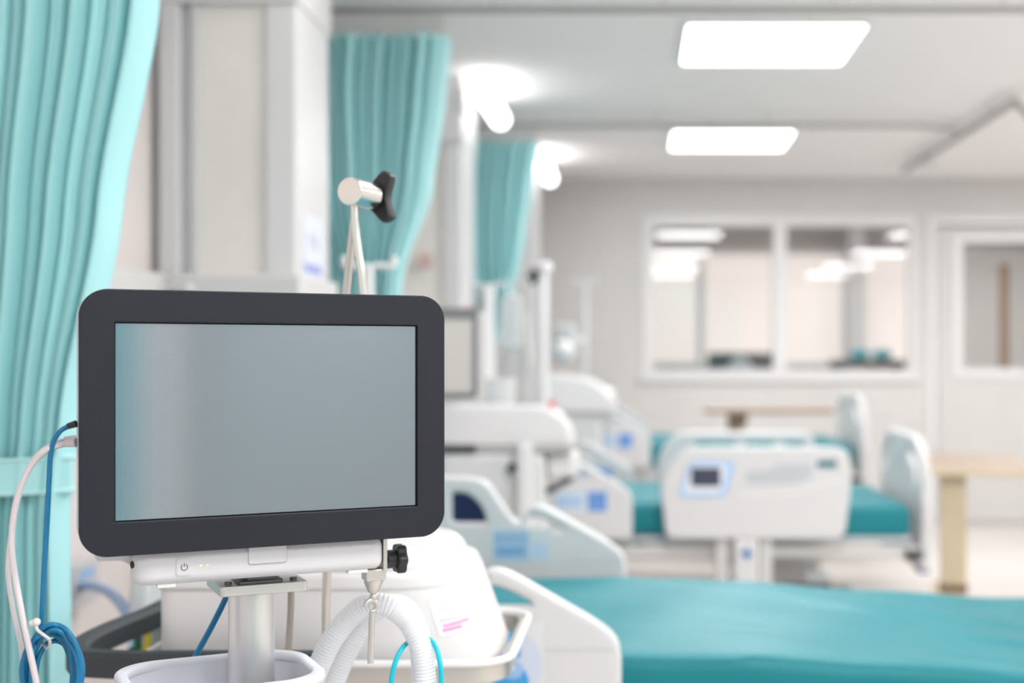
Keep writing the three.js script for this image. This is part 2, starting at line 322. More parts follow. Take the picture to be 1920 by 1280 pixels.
function wallLamp(label, x, y, z0, z1, wallX) {
  const zc = (z0 + z1) / 2, len = z0 - z1;
  const t = thing('batten_lamp', label, 'lamp', [x, y, zc], 0, 'long white lamps mounted on the columns');
  obj('tube_cover', T(new THREE.CapsuleGeometry(0.05, len - 0.1, 8, 24), 0, 0, 0, Math.PI / 2), M.lampGlow, t);
  obj('bracket', [span(wallX - x, -0.04, -0.025, 0.025, 0.1, 0.16, 0.005), span(wallX - x, wallX - x + 0.02, -0.06, 0.06, 0.02, 0.24, 0.005)], M.frameWhite, t);
  const up = new THREE.RectAreaLight(new THREE.Color(1, 0.99, 0.98), LAMP_POWER, 0.1, len - 0.1);
  up.position.set(x, y + 0.055, zc); up.rotation.x = Math.PI / 2; scene.add(up);
  const side = new THREE.RectAreaLight(new THREE.Color(1, 0.99, 0.98), LAMP_POWER * 0.4, len - 0.1, 0.1);
  side.position.set(x + 0.055, y, zc); side.rotation.y = -Math.PI / 2; scene.add(side);
}
wallLamp('glowing white batten lamp just under the ceiling, the larger one, beside the middle column', -0.735, 2.57, -6.42, -7.2, -0.87);
wallLamp('glowing white batten lamp at the top edge of the farthest teal curtain', -0.62, 2.56, -8.75, -9.5, -0.7);
wallLamp('white batten lamp outside the photo, above the nearest column', -0.86, 2.57, -3.55, -4.2, -1.02);
wallLamp('white batten lamp outside the photo, between camera and the nearest curtain', -0.95, 2.57, -1.35, -2.1, LEFT);
struct('column_4', span(LEFT, -0.7, 0, CEIL, -9.6, -9.15, 0.006), M.columnWhite);

// ───────────────────────── curtains and tracks ─────────────────────────
// keys: [y, left x, right x, fold depth]
function curtain(label, z, keys, folds, seedShift, tieY, tie) {
  const t = thing('curtain', label, 'curtain', [0, 0, z], 0, 'teal privacy curtains');
  const NU = folds * 18, NV = 110, y1 = keys[0][0], y0 = keys[keys.length - 1][0];
  const at = (y) => { let i = 0; while (i < keys.length - 2 && y < keys[i + 1][0]) i++; const a = keys[i], b = keys[i + 1], f = smooth(0, 1, (a[0] - y) / (a[0] - b[0])) * 0.5 + 0.5 * (a[0] - y) / (a[0] - b[0]); return [1, 2, 3].map((k) => lerp(a[k], b[k], f)); };
  const pos = [], idx = [];
  for (let j = 0; j <= NV; j++) {
    const y = lerp(y1, y0, j / NV), [xl, xr, am] = at(y);
    for (let i = 0; i <= NU; i++) {
      const s = i / NU, ph = (1.35 * s - 0.35 * s * s) * folds * 2 * Math.PI;
      const irr = 0.45 * Math.sin(ph * 0.37 + seedShift) + 0.35 * Math.sin(ph * 0.21 + 2 * seedShift);
      const a = 1.9 * am * (0.85 + 0.4 * irr), pitch = (xr - xl) / folds;
      const f = 1 - 2 * (0.5 + 0.5 * Math.cos(ph)) ** 2.4 + 0.22 * Math.sin(2 * ph + 3 * irr);           // broad ridges, narrow deep valleys
      const ss = s + 0.004 * Math.sin(ph * 0.5 + seedShift * 3) + 0.012 * Math.sin(s * 9 + seedShift);
      pos.push(lerp(xl, xr, ss) - 0.11 * pitch * Math.sin(ph + 0.4 * irr), y + 0.003 * Math.sin(ph), a * f + a * 0.3 * Math.sin(ph * 0.5 + seedShift));
    }
  }
  for (let j = 0; j < NV; j++) for (let i = 0; i < NU; i++) { const a = j * (NU + 1) + i, b = a + 1, c = a + NU + 1, d = c + 1; idx.push(a, c, b, b, c, d); }
  const g = new THREE.BufferGeometry(); g.setAttribute('position', new THREE.Float32BufferAttribute(pos, 3)); g.setIndex(idx); g.computeVertexNormals();
  obj('cloth', g, M.curtain, t);
  const k = at(tieY), cx = (k[0] + k[1]) / 2, rx = (k[1] - k[0]) / 2 + 0.012, rz = tie;
  const ring = (y, r) => { const p = []; for (let q = 0; q < 40; q++) { const w = q / 40 * 2 * Math.PI; p.push([cx + rx * Math.cos(w), y + 0.006 * Math.cos(w), rz * Math.sin(w)]); } return tube(p, r, 120, true, 8); };
  const bp = [], bi = [], n = 60; for (let q = 0; q <= n; q++) { const w = q / n * 2 * Math.PI; for (const h of [-0.03, 0.03]) bp.push(cx + (rx - 0.001) * Math.cos(w), tieY + h + 0.006 * Math.cos(w), (rz - 0.001) * Math.sin(w)); }
  for (let q = 0; q < n; q++) { const a = 2 * q; bi.push(a, a + 2, a + 1, a + 1, a + 2, a + 3); }
  const bg = new THREE.BufferGeometry(); bg.setAttribute('position', new THREE.Float32BufferAttribute(bp, 3)); bg.setIndex(bi); bg.computeVertexNormals();
  const band = obj('tie_band', bg, M.curtain, t);
  obj('hem', [ring(tieY + 0.03, 0.0035), ring(tieY - 0.03, 0.0035)], M.curtainEdge, band);
  const hooks = []; for (let q = 0; q < folds; q += 2) { const x = lerp(keys[0][1], keys[0][2], (q + 0.5) / folds); hooks.push(rod([x, y1 - 0.01, 0], [x, 2.605, 0], 0.003, 0.003, 6)); }
  obj('hooks', hooks, M.frameWhite, t).userData.kind = 'stuff';
  return t;
}
curtain('large gathered teal curtain with a tie band, nearest the camera beside the monitor', -2.42, [[2.57, -1.44, -0.79, 0.022], [1.94, -1.44, -0.878, 0.021], [1.56, -1.42, -0.945, 0.02], [1.18, -1.37, -1.02, 0.018], [1.08, -1.36, -1.035, 0.017], [1.0, -1.37, -1.04, 0.018], [0.25, -1.42, -1.03, 0.022]], 20, 0.4, 1.082, 0.05);
curtain('teal curtain behind the clamp and its black knob, hanging beyond the nearest column', -5.1, [[2.525, -1.43, -0.712, 0.03], [2.3, -1.43, -0.735, 0.03], [1.95, -1.36, -0.785, 0.028], [1.6, -1.2, -0.9, 0.024], [1.1, -1.22, -1.0, 0.02], [0.9, -1.24, -1.0, 0.02], [0.25, -1.35, -0.98, 0.026]], 15, 1.7, 1.08, 0.05);
curtain('teal curtain farthest from the camera, beside the small batten lamp', -7.65, [[2.53, -1.4, -0.556, 0.035], [2.27, -1.38, -0.6, 0.035], [1.97, -1.3, -0.645, 0.032], [1.57, -1.05, -0.735, 0.028], [1.2, -1.1, -0.9, 0.02], [1.05, -1.12, -0.95, 0.018], [0.9, -1.12, -0.96, 0.018], [0.25, -1.2, -0.96, 0.02]], 13, 2.9, 1.08, 0.05);
{
  const tracks = [[-2.42, 'out-of-view ceiling curtain track above the nearest curtain'], [-5.1, 'straight ceiling curtain track in front of the larger light panel'], [-7.65, 'curved ceiling curtain track meeting a lengthwise rail']];
  for (const [z, label] of tracks) {
    const last = z === -7.65, pts = last ? [[-1.44, 2.625, z], [0, 2.625, z], [1.3, 2.625, z], [1.62, 2.625, z - 0.02], [1.83, 2.625, z - 0.14], [1.93, 2.625, z - 0.4]] : [[-1.44, 2.625, z], [0, 2.625, z], [2.6, 2.625, z]];
    const t = thing('curtain_track', label, 'curtain track', [0, 0, 0], 0, 'ceiling curtain tracks');
    obj('rail', tube(pts, 0.014, 80), M.track, t);
    for (let x = -1.2; x < (last ? 1.4 : 2.5); x += 0.65) obj('bracket', [cyl(0.008, 0.06, x, 2.66, z), cyl(0.02, 0.008, x, CEIL - 0.004, z)], M.frameWhite, t);
    obj('mesh_header', span(-1.42, last ? -0.57 : z === -5.1 ? -0.74 : -0.8, 2.535, 2.61, z - 0.002, z + 0.002, 0), M.mesh, t);
  }
  const t = thing('curtain_rail', 'grey lengthwise ceiling rail that ends in a short downward arm', 'curtain rail', [1.95, 0, 0]);
  obj('rail', tube([[0.02, 2.63, -6.95], [0, 2.63, -8], [-0.04, 2.63, -9.55]], 0.02, 40), M.track, t);
  obj('end_arm', tube([[0.02, 2.625, -6.95], [0.05, 2.59, -6.94], [0.1, 2.54, -6.93]], 0.018, 16), M.track, t);
  for (const [bx, bz] of [[0, -7.4], [-0.03, -8.9]]) obj('bracket', [cyl(0.012, 0.06, bx, 2.66, bz), cyl(0.03, 0.01, bx, CEIL - 0.005, bz)], M.frameWhite, t);
  const s = thing('smoke_detector', 'round white detector dome on the ceiling beside the lengthwise rail', 'smoke detector', [2.04, CEIL, -9.25]);
  obj('base', cyl(0.075, 0.025, 0, -0.0125, 0), M.frameWhite, s);
  obj('dome', lathe([[0.0, -0.085], [0.035, -0.08], [0.058, -0.06], [0.066, -0.025]]), M.frameWhite, s);
}

// ───────────────────────── monitor on its stand ─────────────────────────
const YAW = 27.5 * Math.PI / 180, MX = -0.4077, MY = 1.0872, MZ = -1.493;
function monitorParts(t) {
  const W = 0.2014, H = 0.2845;
  obj('rear_housing', [T(ext(rrect(-W + 0.001, W - 0.001, 0.001, H - 0.001, 0.03), 0.036, 0.004), 0, 0, -0.026), T(ext(rrect(-0.15, 0.15, 0.03, 0.25, 0.03), 0.02, 0.006), 0, 0, -0.05)], M.shell, t);
  const b = rrect(-W, W, 0, H, 0.029); b.holes.push(rrect(-0.1664, 0.1678, 0.0362, 0.2496, 0.0012, new THREE.Path()));
  obj('bezel', T(ext(b, 0.008, 0.0012, 4, 24), 0, 0, -0.004), M.bezel, t);
  obj('screen_groove', span(-0.1675, 0.169, 0.035, 0.2508, -0.0078, -0.0062, 0), M.screenGroove, t);
  obj('screen', span(-0.1652, 0.1667, 0.0374, 0.2483, -0.0062, -0.0045, 0.0004), M.screen, t);
  // console bar under the bezel, ends swept back
  const plan = poly([[-0.1465, 0.014, 0.026], [0.132, 0.014, 0.014], [0.132, 0.088, 0.02], [-0.12, 0.088, 0.02], [-0.1465, 0.05, 0.02]]);   // seen from above
  obj('console_bar', T(ext(plan, 0.0375, 0.011, 6), 0, -0.01825, 0, -Math.PI / 2), M.shell, t);
  obj('rear_flange', T(ext(poly([[-0.18, 0.004, 0.002], [-0.18, -0.009, 0.002], [-0.155, -0.01, 0.003], [-0.125, -0.028, 0.002], [-0.125, 0.004, 0.002]]), 0.03, 0.0015), 0, 0, -0.05), M.shell, t);
  const zf = -0.0136;
  const btn = obj('power_button', T(ext(rrect(-0.1015, -0.0853, -0.0268, -0.0088, 0.003), 0.002, 0.0006), 0, 0, zf), M.shell, t);
  obj('button_seam', T(ext((() => { const o = rrect(-0.1019, -0.0849, -0.0272, -0.0084, 0.0033); o.holes.push(rrect(-0.1015, -0.0853, -0.0268, -0.0088, 0.003, new THREE.Path())); return o; })(), 0.0022, 0), 0, 0, zf - 0.0004), M.softWhite, btn);
  const icon = [T(new THREE.TorusGeometry(0.0033, 0.0004, 8, 40, Math.PI * 1.62), -0.0934, -0.0182, zf + 0.001, 0, 0, Math.PI * 0.69), box(0.0007, 0.0038, 0.0006, -0.0934, -0.0156, zf + 0.0011, 0)];
  obj('power_symbol', icon, M.ink, btn);
  obj('indicator_light', cyl(0.0012, 0.001, -0.0757, -0.0177, zf - 0.0001, Math.PI / 2), M.ledGreen, t);
  obj('indicator_light', cyl(0.0009, 0.001, -0.0687, -0.0176, zf - 0.0001, Math.PI / 2), M.ledGreen, t);
  const cv = rrect(-0.0245, 0.0183, -0.0205, 0.004, 0.003); cv.holes.push(rrect(-0.0240, 0.0178, -0.02, 0.0035, 0.0026, new THREE.Path()));
  const cover = obj('access_cover', T(ext(rrect(-0.024, 0.0178, -0.02, -0.0004, 0.0026), 0.0016, 0.0003), 0, 0, zf - 0.0004), M.shell, t);
  obj('cover_seam', T(ext(cv, 0.0018, 0), 0, -0.0005, zf - 0.0005), M.shellSeam, cover);
  obj('audio_jack', T(cyl(0.0042, 0.002, 0, 0, 0, Math.PI / 2), -0.1449, -0.0135, -0.0262, 0, -1.16, 0), M.screenGroove, t);
  for (const [x0, x1] of [[-0.1205, -0.101], [0.0905, 0.114]]) obj('rubber_foot', span(x0, x1, -0.0405, -0.036, -0.032, -0.02, 0.001), M.softWhite, t);
  // mounting block between bar and plate
  obj('mount_block', span(-0.02, 0.014, -0.048, -0.036, -0.085, -0.045, 0.002), M.darkMetal, t);
}
{
  const t = thing('monitor', 'dark framed touch screen monitor with white control bar, in focus in front', 'monitor', [MX, MY, MZ], YAW, 'ventilator monitors');
  monitorParts(t);
  const q = thing('monitor', 'grey framed monitor half hidden behind the front monitor, beside the red cap', 'monitor', [-0.688, 1.168, -4.12], YAW * 0.8, 'ventilator monitors');
  obj('rear_housing', T(ext(rrect(-0.2, 0.2, 0, 0.285, 0.02), 0.04, 0.005), 0, 0, -0.028), M.shell, q);
  obj('bezel', T(ext((() => { const b = rrect(-0.201, 0.201, 0, 0.285, 0.02); b.holes.push(rrect(-0.182, 0.186, 0.02, 0.25, 0.002, new THREE.Path())); return b; })(), 0.008, 0.0012), 0, 0, -0.004), M.greyBezel, q);
  obj('screen', span(-0.183, 0.187, 0.018, 0.252, -0.0078, -0.005, 0.0004), M.dimScreen, q);
  obj('support_pole', [cyl(0.022, 1.165, 0, -0.5825, -0.045), cyl(0.1, 0.03, 0, -1.15, -0.045)], M.aluminium, q);
}
{ // aluminium stand
  const t = thing('monitor_stand', 'brushed aluminium monitor stand with grey basket', 'monitor stand', [MX, 0, MZ], YAW);
  const Y = MY, px = -0.008, pz = -0.078;
  obj('mount_plate', (() => {
    const s = rrect(-0.0515, 0.0465, 0.032, 0.125, 0.004);
    return [T(ext(s, 0.0115, 0.0012, 3), 0, Y - 0.0525, 0, -Math.PI / 2)];
  })(), M.aluminiumPlate, t);
  obj('mount_bracket', (() => { const s = rrect(-0.03, 0.02, 0.04, 0.115, 0.004); return T(ext(s, 0.003, 0.0006), 0, Y - 0.0452, 0, -Math.PI / 2); })(), M.darkMetal, t);
  for (const [x, z] of [[-0.04, -0.05], [0.034, -0.05], [-0.04, -0.105], [0.034, -0.105], [-0.02, -0.055], [0.01, -0.055]]) obj('screw', cyl(0.004, 0.003, x, Y - (Math.abs(x + 0.003) < 0.025 ? 0.0425 : 0.0455), z), M.darkMetal, t);
  obj('pole', cyl(0.0263, Y - 0.058 - 0.08, px, (Y - 0.058 + 0.08) / 2, pz, 0, 0, 0, 0.0263, 64), M.aluminium, t);
  obj('base', [T(ext(rrect(-0.26, 0.24, -0.18, 0.3, 0.1), 0.05, 0.012), 0, 0.085, 0, -Math.PI / 2)], M.basket, t);
  for (const [x, z] of [[-0.2, 0.12], [0.18, 0.12], [-0.2, -0.24], [0.18, -0.24]]) obj('caster', [cyl(0.03, 0.02, x, 0.03, z, 0, 0, Math.PI / 2), cyl(0.01, 0.03, x, 0.055, z)], M.blackPlastic, t);
  // basket around the pole: outer wall, rim and floor
  const by = Y - 0.145, bx0 = -0.15, bx1 = 0.052, z0 = -0.13, z1 = 0.035;
  const ringShape = (g, r) => { const s = rrect(bx0 - g, bx1 + g, -z1 - g, -z0 + g, r); s.holes.push(rrect(bx0 + 0.006, bx1 - 0.006, -z1 + 0.006, -z0 - 0.006, r - 0.008, new THREE.Path())); return s; };
  const bk = obj('basket', [T(ext(ringShape(0, 0.05), 0.11, 0.001, 2, 24), 0, by - 0.06, 0, -Math.PI / 2), T(ext(rrect(bx0, bx1, -z1, -z0, 0.05), 0.006, 0.001, 2, 24), 0, by - 0.115, 0, -Math.PI / 2)], M.basket, t);
  obj('rim', T(ext(ringShape(0.008, 0.056), 0.012, 0.005, 5, 24), 0, by - 0.004, 0, -Math.PI / 2), M.basket, bk);
}
// local monitor frame → world
const mw = (x, y, d) => [MX + x * Math.cos(YAW) + d * Math.sin(YAW), MY + y, MZ - x * Math.sin(YAW) + d * Math.cos(YAW)];
function lobed(n, r, depth, cyclesPow) { const p = []; for (let i = 0; i < n * 16; i++) { const w = i / (n * 16) * 2 * Math.PI; const k = r * (1 - depth * (0.5 - 0.5 * Math.cos(n * w)) ** cyclesPow); p.push(new THREE.Vector2(k * Math.cos(w), k * Math.sin(w))); } return new THREE.Shape(p); }
{ // clamp with black knob at the end of the console bar
  const t = thing('tube_clamp', 'steel clamp with black star knob holding a hanging rod under the monitor', 'clamp', [MX, MY, MZ], YAW);
  obj('jaw', [span(0.1325, 0.1375, -0.04, 0.004, -0.05, -0.02, 0.001), span(0.113, 0.1375, -0.052, -0.038, -0.046, -0.024, 0.002), T(lathe([[0.001, -0.012], [0.006, -0.012], [0.011, 0], [0.011, 0.004]]), 0.125, -0.055, -0.035)], M.steelSatin, t);
  obj('screw_shaft', rod([0.13, -0.029, -0.035], [0.15, -0.029, -0.035], 0.002), M.darkMetal, t);
  obj('knob', [T(ext(lobed(6, 0.0185, 0.16, 1), 0.012, 0.003, 3), 0.157, -0.029, -0.035, 0, Math.PI / 2), cyl(0.011, 0.012, 0.147, -0.029, -0.035, 0, 0, Math.PI / 2)], M.blackPlastic, t);
  obj('hook', [ball(0.0045, 0.125, -0.072, -0.035), rod([0.125, -0.058, -0.035], [0.125, -0.076, -0.035], 0.0035), T(new THREE.TorusGeometry(0.007, 0.0028, 10, 30, Math.PI * 1.5), 0.122, -0.083, -0.035, 0, 0, -Math.PI / 2)], M.steelSatin, t);
  obj('rod', rod([0.119, -0.087, -0.02], [0.117, -0.147, -0.02], 0.0036), M.steelSatin, t);
}
// point at a pixel of the frame's pinhole model and a real depth (used only to place things)
const at = (px, py, z) => [(px - 1195) / FOCAL * z, 1.3 - (py - 668) / FOCAL * z, -z];
function corrugated(pts, r, pitch) {
  const c = new THREE.CatmullRomCurve3(pts.map((p) => V(...p)), false, 'centripetal'), L = c.getLength(), N = Math.round(L / pitch) * 6, S = 28, fr = c.computeFrenetFrames(N, false), pos = [], idx = [];
  for (let i = 0; i <= N; i++) {
    const p = c.getPointAt(i / N), k = r * (1 - 0.075 * (0.5 - 0.5 * Math.cos(i / 6 * 2 * Math.PI)));
    for (let j = 0; j <= S; j++) { const w = j / S * 2 * Math.PI, n = fr.normals[i].clone().multiplyScalar(k * Math.cos(w)).addScaledVector(fr.binormals[i], k * Math.sin(w)).add(p); pos.push(n.x, n.y, n.z); }
  }
  for (let i = 0; i < N; i++) for (let j = 0; j < S; j++) { const a = i * (S + 1) + j, b = a + 1, d = a + S + 1, e = d + 1; idx.push(a, b, d, b, e, d); }
  const g = new THREE.BufferGeometry(); g.setAttribute('position', new THREE.Float32BufferAttribute(pos, 3)); g.setIndex(idx); g.computeVertexNormals(); return g;
}
{
  const z = 1.66;
  const a = [at(548, 1400, z), at(573, 1320, z), at(594, 1258, z), at(622, 1200, z), at(655, 1157, z), at(690, 1133, z - 0.01), at(728, 1136, z - 0.01), at(764, 1163, z), at(786, 1205, z), at(795, 1250, z), at(797, 1320, z), at(792, 1420, z)];
  tag(obj('breathing_hose', corrugated(a, 0.0142, 0.0042), M.hose), 'white corrugated breathing hose arching over under the clamp', 'hose', 'corrugated breathing hoses');
  const b = [at(588, 1400, z + 0.035), at(612, 1320, z + 0.035), at(634, 1258, z + 0.035), at(658, 1205, z + 0.035), at(682, 1166, z + 0.04), at(712, 1140, z + 0.045), at(742, 1134, z + 0.06), at(768, 1150, z + 0.08), at(785, 1190, z + 0.09), at(790, 1240, z + 0.09), at(792, 1400, z + 0.1)];
  tag(obj('breathing_hose', corrugated(b, 0.0142, 0.0042), M.hose), 'white corrugated breathing hose tucked directly behind the front arching hose', 'hose', 'corrugated breathing hoses');
  tag(obj('sensor_line', tube([at(736, 1400, z - 0.02), at(733, 1290, z - 0.02), at(740, 1245, z - 0.02), at(752, 1218, z - 0.01), at(766, 1204, z + 0.01), at(790, 1194, z + 0.02), at(806, 1199, z + 0.015), at(818, 1215, z), at(826, 1250, z - 0.01), at(827, 1290, z - 0.01), at(822, 1400, z)], 0.0032, 90), M.tealTube), 'thin bright teal line looped behind the corrugated hose', 'tube');
}
{ // support arm head with wing knob behind the monitor
  const t = thing('support_arm', 'steel hose support arm with round clamp head and black wing knob above the monitor', 'support arm', [0, 0, 0]);
  const c = V(...at(655, 358, 1.75)), d = V(0.31, 0.0, -0.95).normalize(), e = c.clone().addScaledVector(d, 0.056);
  obj('clamp_head', (() => {
    const g = lathe([[0, 0], [0.0172, 0], [0.0184, 0.0014], [0.0184, 0.054], [0.0172, 0.056], [0, 0.056]]);
    g.applyQuaternion(new THREE.Quaternion().setFromUnitVectors(V(0, 1, 0), d)); return g.translate(c.x, c.y, c.z);
  })(), M.steel, t);
  obj('wing_knob', (() => {
    const g = ext(blob([0, 1, 2].flatMap((k) => [[0.019, -60], [0.033, -17], [0.0375, -10], [0.0375, 10], [0.033, 17]].map(([q, w]) => [q * Math.cos((w + k * 120) * Math.PI / 180), q * Math.sin((w + k * 120) * Math.PI / 180)])), 5), 0.018, 0.004, 3);
    const h = T(new THREE.CylinderGeometry(0.012, 0.013, 0.014, 24), 0, 0, -0.012, Math.PI / 2);
    return [g, h].map((k) => { k = prep(k); k.applyQuaternion(new THREE.Quaternion().setFromUnitVectors(V(0, 0, 1), d)); return k.translate(e.x + d.x * 0.018, e.y, e.z + d.z * 0.018); });
  })(), M.blackPlastic, t);
  obj('rod', tube([at(664, 376, 1.775), at(667, 430, 1.775), at(672, 475, 1.775), at(678, 515, 1.775), at(684, 600, 1.775), at(690, 760, 1.775), at(692, 1100, 1.98)], 0.0052, 80), M.steel, t);
  obj('rod', tube([at(668, 378, 1.79), at(664, 410, 1.79), at(648, 560, 1.8), at(628, 800, 1.8), at(613, 1075, 1.8), at(611, 1230, 1.86)], 0.0055, 80), M.steelSatin, t);
}
// cables at the left of the monitor
{
  const z = 1.42;
  const bl = thing('data_cable', 'bright blue cable plugged into the monitor side and coiled below', 'cable');
  const q = mw(-0.2014, 0, -0.03);
  const plug = at(135, 796, 1.425);
  obj('plug', [rod(at(143, 794, 1.425), at(127, 799, 1.425), 0.0038, 0.0032)], M.blackPlastic, bl);
  const run = [at(128, 799, 1.425), at(114, 807, z), at(102, 824, z), at(95, 852, z), at(92, 900, z), at(88, 980, z), at(83, 1060, z), at(79, 1140, z), at(76, 1180, z), at(62, 1215, z)];
  obj('cord', tube(run, 0.0027, 120), M.blueCable, bl);
  const coil = [];
  for (let k = 0; k <= 9 * 14; k++) {
    const w = k / 14 * 2 * Math.PI, n = k / 14, rx = 45 + 9 * Math.sin(n * 1.9), ry = 78 + 12 * Math.sin(n * 2.7 + 1);
    coil.push(at(98 + 6 * Math.sin(n * 1.3) + rx * Math.sin(w), 1262 + 5 * Math.cos(n * 2.1) - ry * Math.cos(w), 1.415 + 0.012 * Math.sin(n * 2.3 + Math.sin(w))));
  }
  obj('coil', tube(coil, 0.0027, 900, false, 10), M.blueCable, bl);
  const wt = thing('cable_tie', 'white cable tie cinched around the top of the blue coil', 'cable tie');
  obj('strap', tube([at(68, 1166, 1.405), at(70, 1180, 1.395), at(82, 1190, 1.392), at(92, 1198, 1.395), at(93, 1210, 1.402), at(86, 1214, 1.41), at(76, 1196, 1.425), at(68, 1178, 1.42), at(68, 1166, 1.405)], 0.0016, 60), M.tie, wt);
  obj('lock', [ball(0.0045, ...at(68, 1166, 1.4)), ball(0.0035, ...at(60, 1168, 1.4))], M.tie, wt);
  const c1 = thing('power_cable', 'thicker white cable from the monitor side running down to the blue coil', 'cable', [0, 0, 0], 0, 'white monitor cables');
  obj('plug', rod(at(142, 829, 1.43), at(122, 831, 1.43), 0.0052, 0.004), M.whiteCable, c1);
  obj('cord', tube([at(124, 831, 1.43), at(90, 842, z), at(62, 868, z), at(40, 910, z), at(25, 970, z), at(22, 1030, z), at(30, 1090, z), at(45, 1170, z - 0.02), at(58, 1230, z - 0.025), at(75, 1310, z - 0.03)], 0.0033, 120), M.whiteCable, c1);
  const c2 = thing('power_cable', 'thinner white cable looping outermost over the teal curtain', 'cable', [0, 0, 0], 0, 'white monitor cables');
  obj('plug', rod(at(142, 822, 1.45), at(122, 824, 1.45), 0.004, 0.0035), M.whiteCable, c2);
  obj('cord', tube([at(124, 824, 1.45), at(98, 834, 1.44), at(75, 848, 1.44), at(50, 885, 1.44), at(34, 935, 1.44), at(20, 1010, 1.44), at(15, 1070, 1.44), at(24, 1140, 1.44), at(40, 1215, 1.44), at(46, 1300, 1.44)], 0.0027, 120), M.whiteCable, c2);
  tag(obj('blue_cord', tube([at(432, 1100, 1.6), at(420, 1128, 1.6), at(395, 1178, 1.6), at(364, 1236, 1.6), at(350, 1275, 1.58)], 0.0036, 40), M.blueCable), 'straight blue cord slanting from the mount plate down into the basket', 'cable');
  tag(obj('beige_cord', tube([at(546, 1095, 1.66), at(545, 1150, 1.66), at(541, 1210, 1.68), at(535, 1280, 1.7), at(530, 1350, 1.7)], 0.0042, 40), M.beigeCable), 'dull beige cord hanging straight down beside the aluminium pole', 'cable');
}

